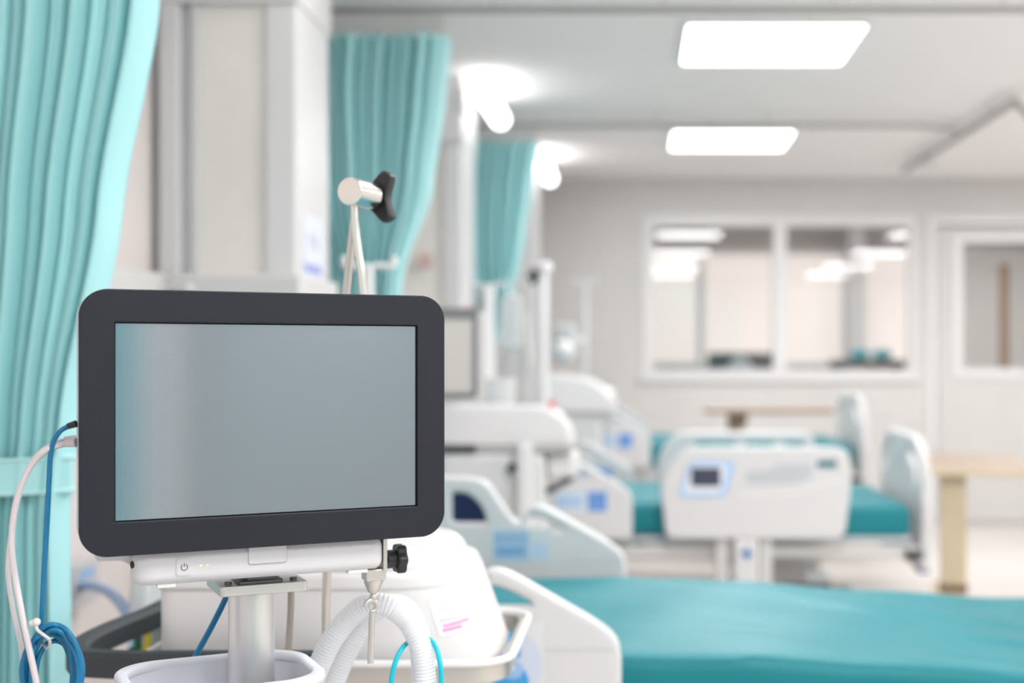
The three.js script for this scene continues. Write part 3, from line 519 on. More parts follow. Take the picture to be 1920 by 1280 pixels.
// ───────────────────────── ventilators ─────────────────────────
function casters(t, list) { for (const [x, z] of list) { const c = obj('caster', [cyl(0.045, 0.028, x, 0.045, z, 0, 0, Math.PI / 2)], M.blackPlastic, t); obj('fork', [box(0.05, 0.05, 0.02, x, 0.075, z), cyl(0.012, 0.05, x, 0.1, z)], M.bedFrame, c); } }
{
  const t = thing('ventilator', 'white ventilator with pink and blue sticker on a steel tray below the monitor', 'ventilator', [-0.46, 0, -2.1], 0, 'white ventilators on carts');
  const X = 0.46, Z = 2.1;   // offsets: world = local + (-X, -Z)
  obj('cart_base', T(ext(rrect(-0.27, 0.27, -0.24, 0.24, 0.08), 0.06, 0.015), 0, 0.14, 0, -Math.PI / 2), M.ventGrey, t);
  casters(t, [[-0.22, 0.18], [0.22, 0.18], [-0.22, -0.18], [0.22, -0.18]]);
  obj('cart_column', span(-0.14, 0.14, 0.165, 0.83, -0.12, 0.1, 0.03), M.ventWhite, t);
  // rounded plan pulled upwards, leaning inwards on the aisle side
  const shell = (x0, x1, z0, z1, rBig, y0, y1, bevel, lean) => {
    const g = ext(poly([[x0, -z1, 0.035], [x1, -z1, rBig], [x1, -z0, rBig * 0.8], [x0, -z0, 0.035]]), y1 - y0, bevel, 6, 16);
    T(g, 0, (y0 + y1) / 2, 0, -Math.PI / 2);
    const p = g.attributes.position;
    for (let i = 0; i < p.count; i++) { const x = p.getX(i), y = p.getY(i); p.setX(i, x - lean * (y - y0) / (y1 - y0) * Math.max(0, (x - x0) / (x1 - x0))); }
    return toCreasedNormals(g, 0.5);
  };
  obj('lower_housing', shell(-0.24, 0.256, -0.16, 0.165, 0.14, 0.836, 0.975, 0.014, 0.05), M.ventWhite, t);
  obj('cover_lip', shell(-0.245, 0.21, -0.165, 0.169, 0.13, 0.958, 0.985, 0.009, 0.012), M.ventWhite, t);
  obj('top_cover', [shell(-0.15, 0.192, -0.155, 0.15, 0.12, 0.97, 1.014, 0.02, 0.02), T(new THREE.SphereGeometry(1, 32, 16).scale(0.15, 0.03, 0.1), -0.06, 1.005, -0.07)], M.ventWhite, t);
  obj('round_emblem', T(cyl(0.02, 0.004, 0, 0, 0, Math.PI / 2), 0.135, 0.9, 0.156), M.frameWhite, t);
  const st = printed(128, 192, (c, w, h) => { c.fillStyle = '#f0eff0'; c.fillRect(0, 0, w, h); c.fillStyle = '#dcdff3'; c.fillRect(10, 14, 40, 60); c.fillRect(60, 30, 58, 40); c.fillStyle = '#efd0e3'; c.fillRect(46, 26, 20, 30); c.fillStyle = '#cfd5f1'; c.fillRect(12, 92, 64, 26); c.fillStyle = '#e79fca'; c.fillRect(20, 126, 100, 20); c.fillStyle = '#dd8fc1'; c.fillRect(14, 152, 70, 18); c.fillStyle = '#f1cde3'; c.fillRect(60, 104, 60, 14); });
  { // label following the rounded corner of the housing
    const NU = 12, NV = 6, pos = [], uv = [], idx = [];
    for (let j = 0; j <= NV; j++) for (let i = 0; i <= NU; i++) {
      const q = lerp(0.3, 0.62, i / NU), y = lerp(0.89, 0.938, j / NV) + 0.006 * (i / NU), k = 1 - q;
      const x = k * k * 0.116 + 2 * k * q * 0.256 + q * q * 0.256, z = k * k * 0.165 + 2 * k * q * 0.165 + q * q * 0.025;
      const n = V(q, 0.25, k).normalize().multiplyScalar(0.0012);
      pos.push(x - 0.05 * (y - 0.836) / 0.139 * (x + 0.24) / 0.496 + n.x, y + n.y, z + n.z); uv.push(i / NU, j / NV);
    }
    for (let j = 0; j < NV; j++) for (let i = 0; i < NU; i++) { const a = j * (NU + 1) + i, b = a + 1, c = a + NU + 1, d = c + 1; idx.push(a, b, c, b, d, c); }
    const g = new THREE.BufferGeometry(); g.setAttribute('position', new THREE.Float32BufferAttribute(pos, 3)); g.setAttribute('uv', new THREE.Float32BufferAttribute(uv, 2)); g.setIndex(idx); g.computeVertexNormals();
    obj('sticker', g, st, t, true);
  }
  // stainless tray with rolled rim
  const ts = rrect(-0.26, 0.272, -0.19, 0.2, 0.06); ts.holes.push(rrect(-0.25, 0.262, -0.18, 0.19, 0.052, new THREE.Path()));
  const tray = obj('tray', [T(ext(ts, 0.03, 0.002, 2, 20), 0, 0.845, 0, -Math.PI / 2), T(ext(rrect(-0.25, 0.2, -0.18, 0.19, 0.05), 0.004, 0.001, 2, 20), 0, 0.834, 0, -Math.PI / 2)], M.steelSatin, t);
  const rimPts = rrect(-0.265, 0.277, -0.195, 0.205, 0.064).getPoints(20).map((p) => [p.x, 0.861, -p.y]); rimPts.pop();
  obj('rim', tube(rimPts, 0.0055, 240, true, 10), M.frameWhite, tray);
  obj('latch', span(-0.06, -0.03, 0.862, 0.872, 0.16, 0.175, 0.002), M.orange, t);
  // dark push handle loop on the far side of the cart
  const hs = new THREE.Shape(); hs.moveTo(-0.012, -0.019); hs.lineTo(0.012, -0.019); hs.quadraticCurveTo(0.016, -0.019, 0.016, -0.012); hs.lineTo(0.016, 0.012); hs.quadraticCurveTo(0.016, 0.019, 0.008, 0.019); hs.lineTo(-0.012, 0.019); hs.closePath();
  const hp = [[0.02, 0.865, 0.215], [-0.15, 0.865, 0.215], [-0.28, 0.865, 0.213], [-0.335, 0.865, 0.195], [-0.362, 0.865, 0.13], [-0.366, 0.865, 0.03], [-0.352, 0.865, -0.1], [-0.33, 0.87, -0.22], [-0.28, 0.87, -0.27], [-0.1, 0.87, -0.28]];
  obj('push_handle', toCreasedNormals((() => { // band of constant height swept along a level path
    const c = new THREE.CatmullRomCurve3(hp.map((p) => V(...p)), false, 'centripetal'), N = 90, sec = [[-0.013, -0.018], [0.013, -0.018], [0.0155, -0.014], [0.0155, 0.011], [0.01, 0.018], [-0.01, 0.018], [-0.0155, 0.011], [-0.0155, -0.014]], pos = [], idx = [], S = sec.length;
    for (let i = 0; i <= N; i++) { const p = c.getPointAt(i / N), tg = c.getTangentAt(i / N), sd = V(-tg.z, 0, tg.x).normalize(); for (const [u, v] of sec) pos.push(p.x + sd.x * u, p.y + v, p.z + sd.z * u); }
    for (let i = 0; i < N; i++) for (let j = 0; j < S; j++) { const a = i * S + j, b = i * S + (j + 1) % S; idx.push(a, b, a + S, b, b + S, a + S); }
    for (const o of [0, N * S]) for (let j = 1; j < S - 1; j++) o ? idx.push(o, o + j, o + j + 1) : idx.push(o, o + j + 1, o + j);
    const g = new THREE.BufferGeometry(); g.setAttribute('position', new THREE.Float32BufferAttribute(pos, 3)); g.setIndex(idx); g.computeVertexNormals(); return g;
  })(), 0.5), M.darkRubber, t);
  obj('handle_stay', [span(-0.34, -0.2, 0.852, 0.866, -0.2, -0.17, 0.004), span(-0.34, -0.2, 0.852, 0.866, 0.17, 0.2, 0.004)], M.darkRubber, t);
  obj('humidifier', [span(-0.4, -0.236, 0.795, 0.843, -0.26, -0.165, 0.008), span(-0.3, -0.2, 0.78, 0.8, -0.22, -0.1, 0.003)], M.humidifier, t);
  obj('gas_fitting', [cyl(0.013, 0.026, -0.374, 0.806, -0.1, 0, 0, 0.5), cyl(0.006, 0.06, -0.365, 0.83, -0.1)], M.green, t);
  obj('gas_fitting', [cyl(0.01, 0.022, -0.348, 0.81, -0.1, 0, 0, 1.2), cyl(0.006, 0.06, -0.348, 0.83, -0.1)], M.yellow, t);
  obj('gas_fitting', [cyl(0.008, 0.024, -0.318, 0.81, -0.1), cyl(0.005, 0.06, -0.318, 0.83, -0.12)], M.softWhite, t);
  tag(obj('air_hose', tube([at(152, 1099, 3.38), at(172, 1098, 3.25), at(196, 1105, 3.1), at(216, 1119, 2.95), at(232, 1139, 2.8), at(246, 1168, 2.65), at(254, 1195, 2.45), at(257, 1215, 2.3), at(258, 1240, 2.22)], 0.0115, 60), M.blueHose), 'pale blue air hose curving down from the small white wall box', 'hose');
}
{
  const t = thing('ventilator', 'white ventilator with dark band and upright post, between the first and middle beds', 'ventilator', [-0.47, 0, -4.72], 0, 'white ventilators on carts');
  obj('cart_base', T(ext(rrect(-0.25, 0.25, -0.16, 0.16, 0.07), 0.06, 0.015), 0, 0.14, 0, -Math.PI / 2), M.ventGrey, t);
  casters(t, [[-0.2, 0.12], [0.2, 0.12], [-0.2, -0.12], [0.2, -0.12]]);
  obj('lower_housing', span(-0.22, 0.15, 0.165, 0.968, -0.15, 0.1, 0.03), M.ventGrey, t);
  obj('side_module', span(0.152, 0.26, 0.875, 0.962, -0.14, 0.06, 0.02), M.ventWhite, t);
  obj('hose_arm', tube([[0.14, 0.82, 0.03], [0.17, 0.835, 0.04], [0.24, 0.875, 0.03]], 0.012, 24), M.bedDark, t);
  obj('dark_band', span(-0.215, -0.09, 0.968, 0.99, -0.12, 0.104, 0.004), M.bedDark, t);
  obj('grey_band', [span(-0.09, 0.24, 0.968, 0.988, -0.12, 0.095, 0.004)], M.trimGrey, t);
  obj('top_cover', T(ext(poly([[-0.24, 0.988, 0.02], [0.248, 0.988, 0.02], [0.235, 1.06, 0.04], [0.17, 1.125, 0.07], [-0.22, 1.132, 0.05], [-0.24, 1.06, 0.05]]), 0.24, 0.014, 5), 0, 0, -0.02), M.ventWhite, t);
  obj('front_post', span(0.055, 0.11, 0.6, 1.0, 0.1, 0.145, 0.015), M.ventWhite, t);
  obj('dark_knob', cyl(0.016, 0.02, 0.035, 0.915, 0.11, Math.PI / 2), M.bedDark, t);
  obj('warning_cap', cyl(0.013, 0.02, 0.165, 1.13, -0.03), M.red, t);
}
{
  const t = thing('ventilator', 'white rounded ventilator beside the farthest bed', 'ventilator', [-0.35, 0, -6.85], 0, 'white ventilators on carts');
  obj('cart_base', T(ext(rrect(-0.22, 0.22, -0.16, 0.16, 0.07), 0.06, 0.015), 0, 0.14, 0, -Math.PI / 2), M.ventGrey, t);
  casters(t, [[-0.18, 0.12], [0.18, 0.12], [-0.18, -0.12], [0.18, -0.12]]);
  obj('lower_housing', span(-0.2, 0.17, 0.165, 1.02, -0.12, 0.1, 0.03), M.ventGrey, t);
  obj('top_cover', T(ext(poly([[-0.24, 1.01, 0.02], [0.23, 1.01, 0.03], [0.25, 1.07, 0.03], [0.14, 1.18, 0.06], [-0.04, 1.215, 0.05], [-0.2, 1.19, 0.05], [-0.24, 1.1, 0.05]]), 0.26, 0.018, 5), 0, 0, -0.01), M.ventWhite, t);
  obj('top_cover', T(new THREE.SphereGeometry(1, 24, 14).scale(0.07, 0.035, 0.07), 0.17, 1.11, 0.02), M.ventWhite, t);
}

// ───────────────────────── beds ─────────────────────────
function mattressGeo(x0, x1, y0, y1, hw, drop, wrinkle) {
  const w = x1 - x0, h = y1 - y0, d = 2 * hw, r = 0.035;
  let g = new THREE.BoxGeometry(w, h, d, 120, 8, 56); g.deleteAttribute('uv'); g.deleteAttribute('normal'); g = mergeVertices(g);
  const p = g.attributes.position, folds = [[0.1, -0.42, 0.72, 0.02, 0.011], [0.6, 0.1, 1.06, 0.26, 0.011], [0.55, -0.2, 1.05, 0.06, 0.006], [-0.1, 0.1, 0.4, 0.18, 0.004], [0.6, 0.28, 1.05, 0.4, 0.007]];
  for (let i = 0; i < p.count; i++) {
    const q = V(p.getX(i), p.getY(i), p.getZ(i)), c = V(Math.max(-w / 2 + r, Math.min(w / 2 - r, q.x)), Math.max(-h / 2 + r, Math.min(h / 2 - r, q.y)), Math.max(-d / 2 + r, Math.min(d / 2 - r, q.z)));
    const e = q.clone().sub(c); if (e.lengthSq() > 0) q.copy(c).addScaledVector(e.normalize(), r);
    const X = q.x + (x0 + x1) / 2, top = smooth(-h / 2, h / 2, q.y);
    let dy = -drop * smooth(0.05, 1.0, X);
    if (wrinkle) {
      for (const [ax, az, bx, bz, a] of folds) { const vx = bx - ax, vz = bz - az, s = Math.max(0, Math.min(1, ((X - ax) * vx + (q.z - az) * vz) / (vx * vx + vz * vz))), dd = Math.hypot(X - ax - s * vx, q.z - az - s * vz); dy += top * a * Math.exp(-((dd / 0.022) ** 2)) * Math.sin(Math.PI * Math.min(1, 0.1 + s * 0.9)); }
      dy += top * 0.002 * (Math.sin(X * 17 + q.z * 9) + Math.sin(X * 7 - q.z * 21));
      q.z += (1 - top) * Math.sign(q.z) * 0.004 * Math.sin(X * 26 + 1.3 * Math.sin(X * 11));
    }
    p.setXYZ(i, X, q.y + (y0 + y1) / 2 + dy, q.z);
  }
  g.computeVertexNormals(); return g;
}
const headRail = (() => {
  const o = [[-0.03, 0.6, 0.03], [-0.029, 0.74, 0.02], [-0.036, 0.78, 0.025], [-0.07, 0.808, 0.03], [-0.124, 0.839, 0.05], [-0.208, 0.887, 0.05], [-0.255, 0.911, 0.04], [-0.285, 0.905, 0.03], [-0.312, 0.85, 0.04], [-0.365, 0.921, 0.05], [-0.4, 0.978, 0.05], [-0.5, 0.985, 0.05], [-0.78, 0.975, 0.08], [-0.85, 0.9, 0.08], [-0.85, 0.6, 0.05]];
  const hole = [[-0.312, 0.838, 0.006], [-0.195, 0.838, 0.008], [-0.198, 0.846, 0.006], [-0.24, 0.868, 0.02], [-0.275, 0.878, 0.02], [-0.294, 0.868, 0.012]];
  const hole2 = [[-0.49, 0.862, 0.012], [-0.398, 0.862, 0.012], [-0.412, 0.905, 0.03], [-0.45, 0.938, 0.02], [-0.49, 0.94, 0.012]];
  const grow = 0.0;
  const s = poly(o); s.holes.push(poly(hole, THREE.Path), poly(hole2, THREE.Path));
  return { body: ext(s, 0.034, 0.011, 5), outline: o, hole: ext(poly(hole2), 0.02, 0) };
})();
const footRail = (() => {
  const s = poly([[0.10, 0.6, 0.04], [0.075, 0.83, 0.06], [0.165, 0.953, 0.06], [0.795, 0.953, 0.06], [0.815, 0.86, 0.06], [0.785, 0.6, 0.05]]);
  s.holes.push(poly([[0.675, 0.86, 0.012], [0.75, 0.86, 0.012], [0.755, 0.9, 0.012], [0.68, 0.9, 0.012]], THREE.Path));
  return ext(s, 0.036, 0.012, 5);
})();
const farFootRail = (() => {
  const s = poly([[0.10, 0.6, 0.04], [0.075, 0.83, 0.06], [0.165, 0.953, 0.06], [0.795, 0.953, 0.06], [0.815, 0.86, 0.06], [0.785, 0.6, 0.05]]);
  for (const [a, b] of [[0.26, 0.44], [0.49, 0.62], [0.67, 0.76]]) s.holes.push(poly([[a, 0.84, 0.012], [b, 0.84, 0.012], [b, 0.905, 0.012], [a, 0.905, 0.012]], THREE.Path));
  return ext(s, 0.036, 0.012, 5);
})();
const endBoard = (y0, y1, hw) => { // board in the z–y plane with a handle slot near each corner
  const s = poly([[-hw + 0.05, y0, 0.03], [hw - 0.05, y0, 0.03], [hw, y0 + 0.25, 0.06], [hw - 0.02, y1 - 0.1, 0.09], [hw - 0.16, y1, 0.1], [-hw + 0.16, y1, 0.1], [-hw + 0.02, y1 - 0.1, 0.09], [-hw, y0 + 0.25, 0.06]]);
  for (const k of [-1, 1]) s.holes.push(blob([[k * (hw - 0.13), y1 - 0.19], [k * (hw - 0.1), y1 - 0.14], [k * (hw - 0.17), y1 - 0.07], [k * (hw - 0.28), y1 - 0.05], [k * (hw - 0.3), y1 - 0.08], [k * (hw - 0.2), y1 - 0.12]], 6, THREE.Path));
  return T(ext(s, 0.04, 0.013, 5), 0, 0, 0, 0, Math.PI / 2);
};
const railPrint = [
  printed(256, 256, (c, w, h) => { // keypad print: pale ground, blue fields, yellow key
    c.fillStyle = '#dcdde0'; c.fillRect(0, 0, w, h); c.fillStyle = '#cdd5e6'; c.beginPath(); c.ellipse(140, 120, 112, 112, 0, 0, 7); c.fill();
    c.fillStyle = '#b7cbe8'; c.fillRect(20, 60, 60, 120); c.fillStyle = '#4a90cf'; c.fillRect(70, 62, 18, 130); c.fillRect(88, 84, 50, 56); c.fillRect(20, 180, 130, 48); c.fillStyle = '#3f9fdc'; c.fillRect(158, 26, 34, 74); c.beginPath(); c.ellipse(166, 172, 50, 58, 0, 0, 7); c.fill();
    c.fillStyle = '#9dbde6'; c.beginPath(); c.ellipse(170, 132, 30, 26, 0, 0, 7); c.fill(); c.fillStyle = '#f2f4f8'; c.fillRect(162, 122, 12, 10); c.fillStyle = '#a08d70'; c.fillRect(108, 66, 14, 14); c.fillRect(104, 150, 14, 18); c.fillStyle = '#c4b431'; c.beginPath(); c.arc(168, 190, 16, 0, 7); c.fill(); }),
  printed(256, 128, (c, w, h) => { c.fillStyle = '#d9dee4'; c.fillRect(0, 0, w, h); c.fillStyle = '#bcd4ea'; c.fillRect(10, 20, 130, 80); c.fillStyle = '#a8c6e8'; c.fillRect(18, 52, 110, 34); c.fillStyle = '#5b90d4'; c.fillRect(158, 10, 90, 108); c.fillStyle = '#8fb2e4'; for (let i = 0; i < 4; i++) c.fillRect(168, 22 + i * 24, 70, 8); c.fillStyle = '#4377c4'; for (let i = 0; i < 3; i++) c.fillRect(166 + i * 26, 34, 16, 14); }),
  printed(256, 128, (c, w, h) => { c.fillStyle = '#d3dadd'; c.fillRect(0, 0, w, h); c.fillStyle = '#a3c4e0'; c.fillRect(8, 6, 150, 112); c.fillStyle = '#8fb4d8'; for (let i = 0; i < 4; i++) c.fillRect(18 + i * 34, 24, 26, 26); c.fillStyle = '#bdd3ea'; c.fillRect(166, 52, 70, 60); c.fillStyle = '#7ba6d0'; c.fillRect(20, 70, 120, 30); }),
];
function makeBed(label, x, z, opt) {
  const t = thing('hospital_bed', label, 'hospital bed', [x, 0, z], 0, 'white hospital beds with teal mattresses');
  const up = opt.raise ?? 0, u = (g) => g.clone().translate(0, up, 0), hw = 0.45;
  obj('mattress', u(mattressGeo(-0.9, 1.06, 0.6, 0.73, hw, opt.drop ?? 0.012, opt.wrinkle)), M.sheet, t);
  obj('deck', u(span(-0.9, 1.06, 0.572, 0.6, -hw + 0.01, hw - 0.01, 0.006)), M.bedGrey, t);
  const fr = obj('frame', [span(-0.92, 1.08, 0.52, 0.565, hw - 0.02, hw + 0.03, 0.008), span(-0.92, 1.08, 0.52, 0.565, -hw - 0.03, -hw + 0.02, 0.008), span(-0.92, -0.86, 0.52, 0.565, -hw, hw, 0.006), span(1.02, 1.08, 0.52, 0.565, -hw, hw, 0.006), span(-0.03, 0.03, 0.52, 0.565, -hw, hw, 0.006)].map(u), M.bedFrame, t);
  for (const [bx, bz] of [[1.06, hw + 0.05], [1.06, -hw - 0.05]]) obj('corner_bumper', u(cyl(0.035, 0.03, bx, 0.535, bz)), M.bedDark, fr);
  obj('lift_column', [span(-0.75, -0.6, 0.26, 0.53 + up, -0.1, 0.1, 0.01), span(0.55, 0.7, 0.26, 0.53 + up, -0.1, 0.1, 0.01)], M.bedFrame, t);
  obj('base_frame', [span(-0.85, 0.95, 0.2, 0.27, 0.28, 0.36, 0.01), span(-0.85, 0.95, 0.2, 0.27, -0.36, -0.28, 0.01), span(-0.85, -0.77, 0.2, 0.27, -0.36, 0.36, 0.01), span(0.87, 0.95, 0.2, 0.27, -0.36, 0.36, 0.01), span(-0.75, 0.7, 0.2, 0.27, -0.08, 0.08, 0.01)], M.bedFrame, t);
  for (const [cx, cz] of [[-0.78, 0.32], [0.88, 0.32], [-0.78, -0.32], [0.88, -0.32]]) {
    const c = obj('caster', [cyl(0.07, 0.03, cx, 0.07, cz + 0.02, Math.PI / 2), cyl(0.07, 0.03, cx, 0.07, cz - 0.02, Math.PI / 2)], M.bedGrey, t);
    obj('caster_stem', cyl(0.018, 0.1, cx, 0.16, cz), M.steelSatin, c);
  }
  obj('headboard', u(T(endBoard(0.5, 1.0, 0.46), -0.96, 0, 0)), M.bedWhite, t);
  const fb = obj('footboard', u(T(endBoard(0.45, 0.985, 0.46), 1.12, 0, 0)), M.bedWhite, t);
  for (const k of [-1, 1]) obj('blue_bumper', u(span(1.098, 1.142, 0.445, 0.46, k > 0 ? 0.32 : -0.4, k > 0 ? 0.4 : -0.32, 0.004)), M.crossBlue, fb);
  const rails = [[headRail.body, 0.53, 'near'], [headRail.body, -0.53, 'far']];
  for (const [g, rz] of rails) {
    const r = obj('side_rail', u(T(g.clone(), 0, 0, rz)), M.bedWhite, t);
    if (opt.keypad && rz > 0) obj('keypad', u(T(new THREE.BoxGeometry(0.17, 0.17, 0.003), -0.258, 0.725, rz + 0.0175)), railPrint[0], r, true);
    else if (opt.keypad) obj('keypad', u(T(new THREE.BoxGeometry(0.16, 0.09, 0.003), -0.305, 0.8, rz + 0.0175)), railPrint[2], r, true);
    else obj('keypad', u(T(new THREE.BoxGeometry(0.21, 0.09, 0.003), -0.225, 0.745, rz + 0.0175)), railPrint[1], r, true);
    if (opt.navy && rz < 0) obj('navy_insert', u(T(headRail.hole.clone(), 0, 0, rz - 0.004)), M.navy, r);
    obj('seam', u(span(-0.2, -0.045, 0.757, 0.7595, rz + 0.0155, rz + 0.0178, 0)), M.bedGrey, r);
    obj('rail_bracket', [u(span(-0.25, -0.18, 0.53, 0.62, rz - 0.03, rz + 0.012, 0.006)), u(span(-0.68, -0.6, 0.53, 0.62, rz - 0.03, rz + 0.012, 0.006))], M.bedFrame, r);
  }
  if (opt.panel) {
    const r = obj('foot_rail', u(T(footRail.clone(), 0, 0, 0.53)), M.bedWhite, t), zf = 0.53 + 0.018;
    const pn = T(ext(poly([[0.145, 0.762, 0.02], [0.33, 0.762, 0.04], [0.365, 0.9, 0.02], [0.19, 0.9, 0.03]]), 0.006, 0.002), 0, 0, zf);
    obj('control_panel', u(pn), M.lightBlue, r);
    obj('panel_face', u(T(ext(poly([[0.165, 0.778, 0.015], [0.315, 0.778, 0.03], [0.335, 0.885, 0.015], [0.195, 0.885, 0.02]]), 0.004, 0.001), 0, 0, zf + 0.003)), M.paper, r);
    obj('control_screen', u(span(0.195, 0.308, 0.803, 0.876, zf + 0.004, zf + 0.008, 0.003)), M.screenDark, r);
    obj('grip_recess', u(T(ext(poly([[0.4, 0.812, 0.01], [0.6, 0.812, 0.03], [0.64, 0.83, 0.02], [0.66, 0.83, 0.01], [0.66, 0.89, 0.015], [0.53, 0.89, 0.02], [0.5, 0.87, 0.02], [0.41, 0.862, 0.01]]), 0.003, 0.001), 0, 0, zf)), M.bedGrey, r);
    obj('seam', u(tube([[0.37, 0.772, zf], [0.5, 0.772, zf], [0.6, 0.782, zf], [0.68, 0.81, zf], [0.79, 0.825, zf]], 0.0025, 40)), M.bedRim, r);
    obj('rail_bracket', [span(0.29, 0.345, 0.42, 0.62, 0.47, 0.52, 0.008), span(0.46, 0.51, 0.42, 0.62, 0.47, 0.52, 0.008)].map(u), M.bedFrame, r);
    const ac = obj('actuator_cover', u(span(0.36, 0.455, 0.38, 0.6, 0.49, 0.55, 0.012)), M.bedWhite, t);
    obj('blue_cross', [u(box(0.04, 0.014, 0.003, 0.408, 0.545, 0.5515, 0)), u(box(0.014, 0.04, 0.0032, 0.408, 0.545, 0.5515, 0))], M.crossBlue, ac);
    obj('base_cover', u(span(0.1, 0.75, 0.36, 0.41, 0.4, 0.5, 0.012)), M.bedDark, t);
    const r2 = obj('foot_rail', u(T(farFootRail.clone(), 0, 0, -0.53)), M.bedWhite, t);
    obj('rail_bracket', [span(0.2, 0.26, 0.53, 0.62, -0.54, -0.49, 0.006), span(0.66, 0.72, 0.53, 0.62, -0.54, -0.49, 0.006)].map(u), M.bedFrame, r2);
  }
  return t;
}
makeBed('nearest hospital bed, its teal mattress filling the lower corner and rail keypad with yellow dot', 0, -3.01, { keypad: true, navy: true, wrinkle: true, drop: 0.05 });
makeBed('middle hospital bed with raised foot rail holding a blue framed control screen', 0.01, -5.65, { panel: true });
makeBed('farthest hospital bed, raised highest, in front of the windowed wall', 0.1, -7.6, { raise: 0.11 });

// small wall box on the headboard side, from which the pale hose leaves
{
  const t = thing('gas_outlet_box', 'small white box with pale blue print beside the nearest curtain', 'outlet box', [LEFT + 0.02, 0.725, -3.39]);
  obj('housing', span(-0.02, 0.04, -0.055, 0.055, -0.085, 0.085, 0.006), M.shell, t);
  obj('label_print', span(0.0402, 0.0415, 0.012, 0.035, -0.045, 0.045, 0), M.lightBlue, t);
}

// ───────────────────────── overbed tables ─────────────────────────
function overbed(label, x, z, turn, h, L, W, colX) {
  const t = thing('overbed_table', label, 'table', [x, 0, z], turn, 'wood topped overbed tables');
  const top = obj('table_top', T(ext(rrect(0, W, 0, L, 0.02), 0.024, 0.005, 3), 0, h - 0.012, 0, -Math.PI / 2), M.wood, t);
  obj('edge_band', T(ext((() => { const s = rrect(-0.004, W + 0.004, -0.004, L + 0.004, 0.024); s.holes.push(rrect(0.001, W - 0.001, 0.001, L - 0.001, 0.019, new THREE.Path())); return s; })(), 0.022, 0.003), 0, h - 0.013, 0, -Math.PI / 2), M.beige, top);
  obj('column', [span(colX, colX + 0.12, 0.2, h - 0.024, -0.16, -0.08, 0.01)], M.beige, t);
  obj('column_collar', span(colX - 0.006, colX + 0.126, 0.2, 0.24, -0.166, -0.074, 0.008), M.brown, t);
  obj('outer_column', span(colX - 0.002, colX + 0.122, 0.1, 0.2, -0.162, -0.078, 0.008), M.beige, t);
  obj('base', [span(colX - 0.02, colX + 0.14, 0.05, 0.1, -L * 0.9, 0.02, 0.01)], M.beige, t);
  for (const [cx, cz] of [[colX, 0], [colX + 0.12, 0], [colX, -L * 0.85], [colX + 0.12, -L * 0.85]]) obj('caster', cyl(0.025, 0.02, cx, 0.025, cz, 0, 0, Math.PI / 2), M.blackPlastic, t);
  return t;
}
overbed('pale wood topped table on a beige column, at the foot of the middle bed', 1.35, -6.16, -0.2, 0.775, 1.15, 0.46, 0.05);
{
  const t = thing('overbed_table', 'thin wood topped table standing behind the farthest bed', 'table', [0.42, 0, -8.35], 0.0, 'wood topped overbed tables');
  obj('table_top', T(ext(rrect(0, 0.82, 0, 0.4, 0.02), 0.03, 0.005, 3), 0, 0.955, 0, -Math.PI / 2, 0, -0.03), M.wood, t);
  obj('column', span(0.16, 0.26, 0.1, 0.94, -0.25, -0.15, 0.01), M.beige, t);
  obj('bracket', span(0.15, 0.27, 0.87, 0.935, -0.1, 0.0, 0.01), M.brown, t);
  obj('base', [span(0.14, 0.28, 0.05, 0.1, -0.4, 0.02, 0.01), span(0.1, 0.7, 0.05, 0.09, -0.24, -0.16, 0.01)], M.beige, t);
  for (const [cx, cz] of [[0.16, 0], [0.26, 0], [0.16, -0.36], [0.26, -0.36]]) obj('caster', cyl(0.025, 0.02, cx, 0.025, cz, 0, 0, Math.PI / 2), M.blackPlastic, t);
}

// ───────────────────────── infusion stands, pendant gear ─────────────────────────
function ivStand(label, px, z, h, opt = {}) {
  const t = thing('infusion_stand', label, 'infusion stand', [px, 0, -z], 0, 'white infusion stands');
  obj('pole', [cyl(opt.r ?? 0.014, h - 0.06, 0, (h + 0.06) / 2, 0)], opt.metal ?? M.frameWhite, t);
  obj('foot', [0, 1, 2, 3, 4].map((k) => rod([0, 0.09, 0], [0.13 * Math.cos(k * 1.2566), 0.05, 0.13 * Math.sin(k * 1.2566)], 0.012)), M.frameWhite, t);
  for (let k = 0; k < 5; k++) obj('caster', ball(0.025, 0.13 * Math.cos(k * 1.2566), 0.025, 0.13 * Math.sin(k * 1.2566)), M.bedDark, t);
  if (opt.hooks) for (const s of [-1, 1]) obj('hook', tube([[0, h, 0], [s * 0.035, h + 0.005, 0], [s * 0.065, h + 0.002, 0], [s * 0.07, h + 0.025, 0]], 0.009, 20), M.frameWhite, t);
  if (opt.clamp) { obj('clamp', [ball(0.035, 0.01, h + 0.03, 0)], M.frameWhite, t); obj('knob', T(ext(lobed(4, 0.04, 0.35, 1), 0.02, 0.004), -0.045, h - 0.01, 0.01, 0, 0.9), M.blackPlastic, t); }
  return t;
}
ivStand('white hooked stand whose top shows just behind the thin rods above the monitor', -0.755, 3.75, 1.55, { hooks: true });
ivStand('white stand with round clamp and dark knob in front of the far wall', -0.46, 6.5, 1.7, { clamp: true, r: 0.026 });
ivStand('white hooked stand reaching across the lower edge of the farthest teal curtain', -0.71, 6.3, 1.63, { hooks: true, r: 0.035 });
ivStand('slim white stand nearest the windowed wall, behind the farthest ventilator', -0.33, 8.35, 1.76, { hooks: true, r: 0.016 });
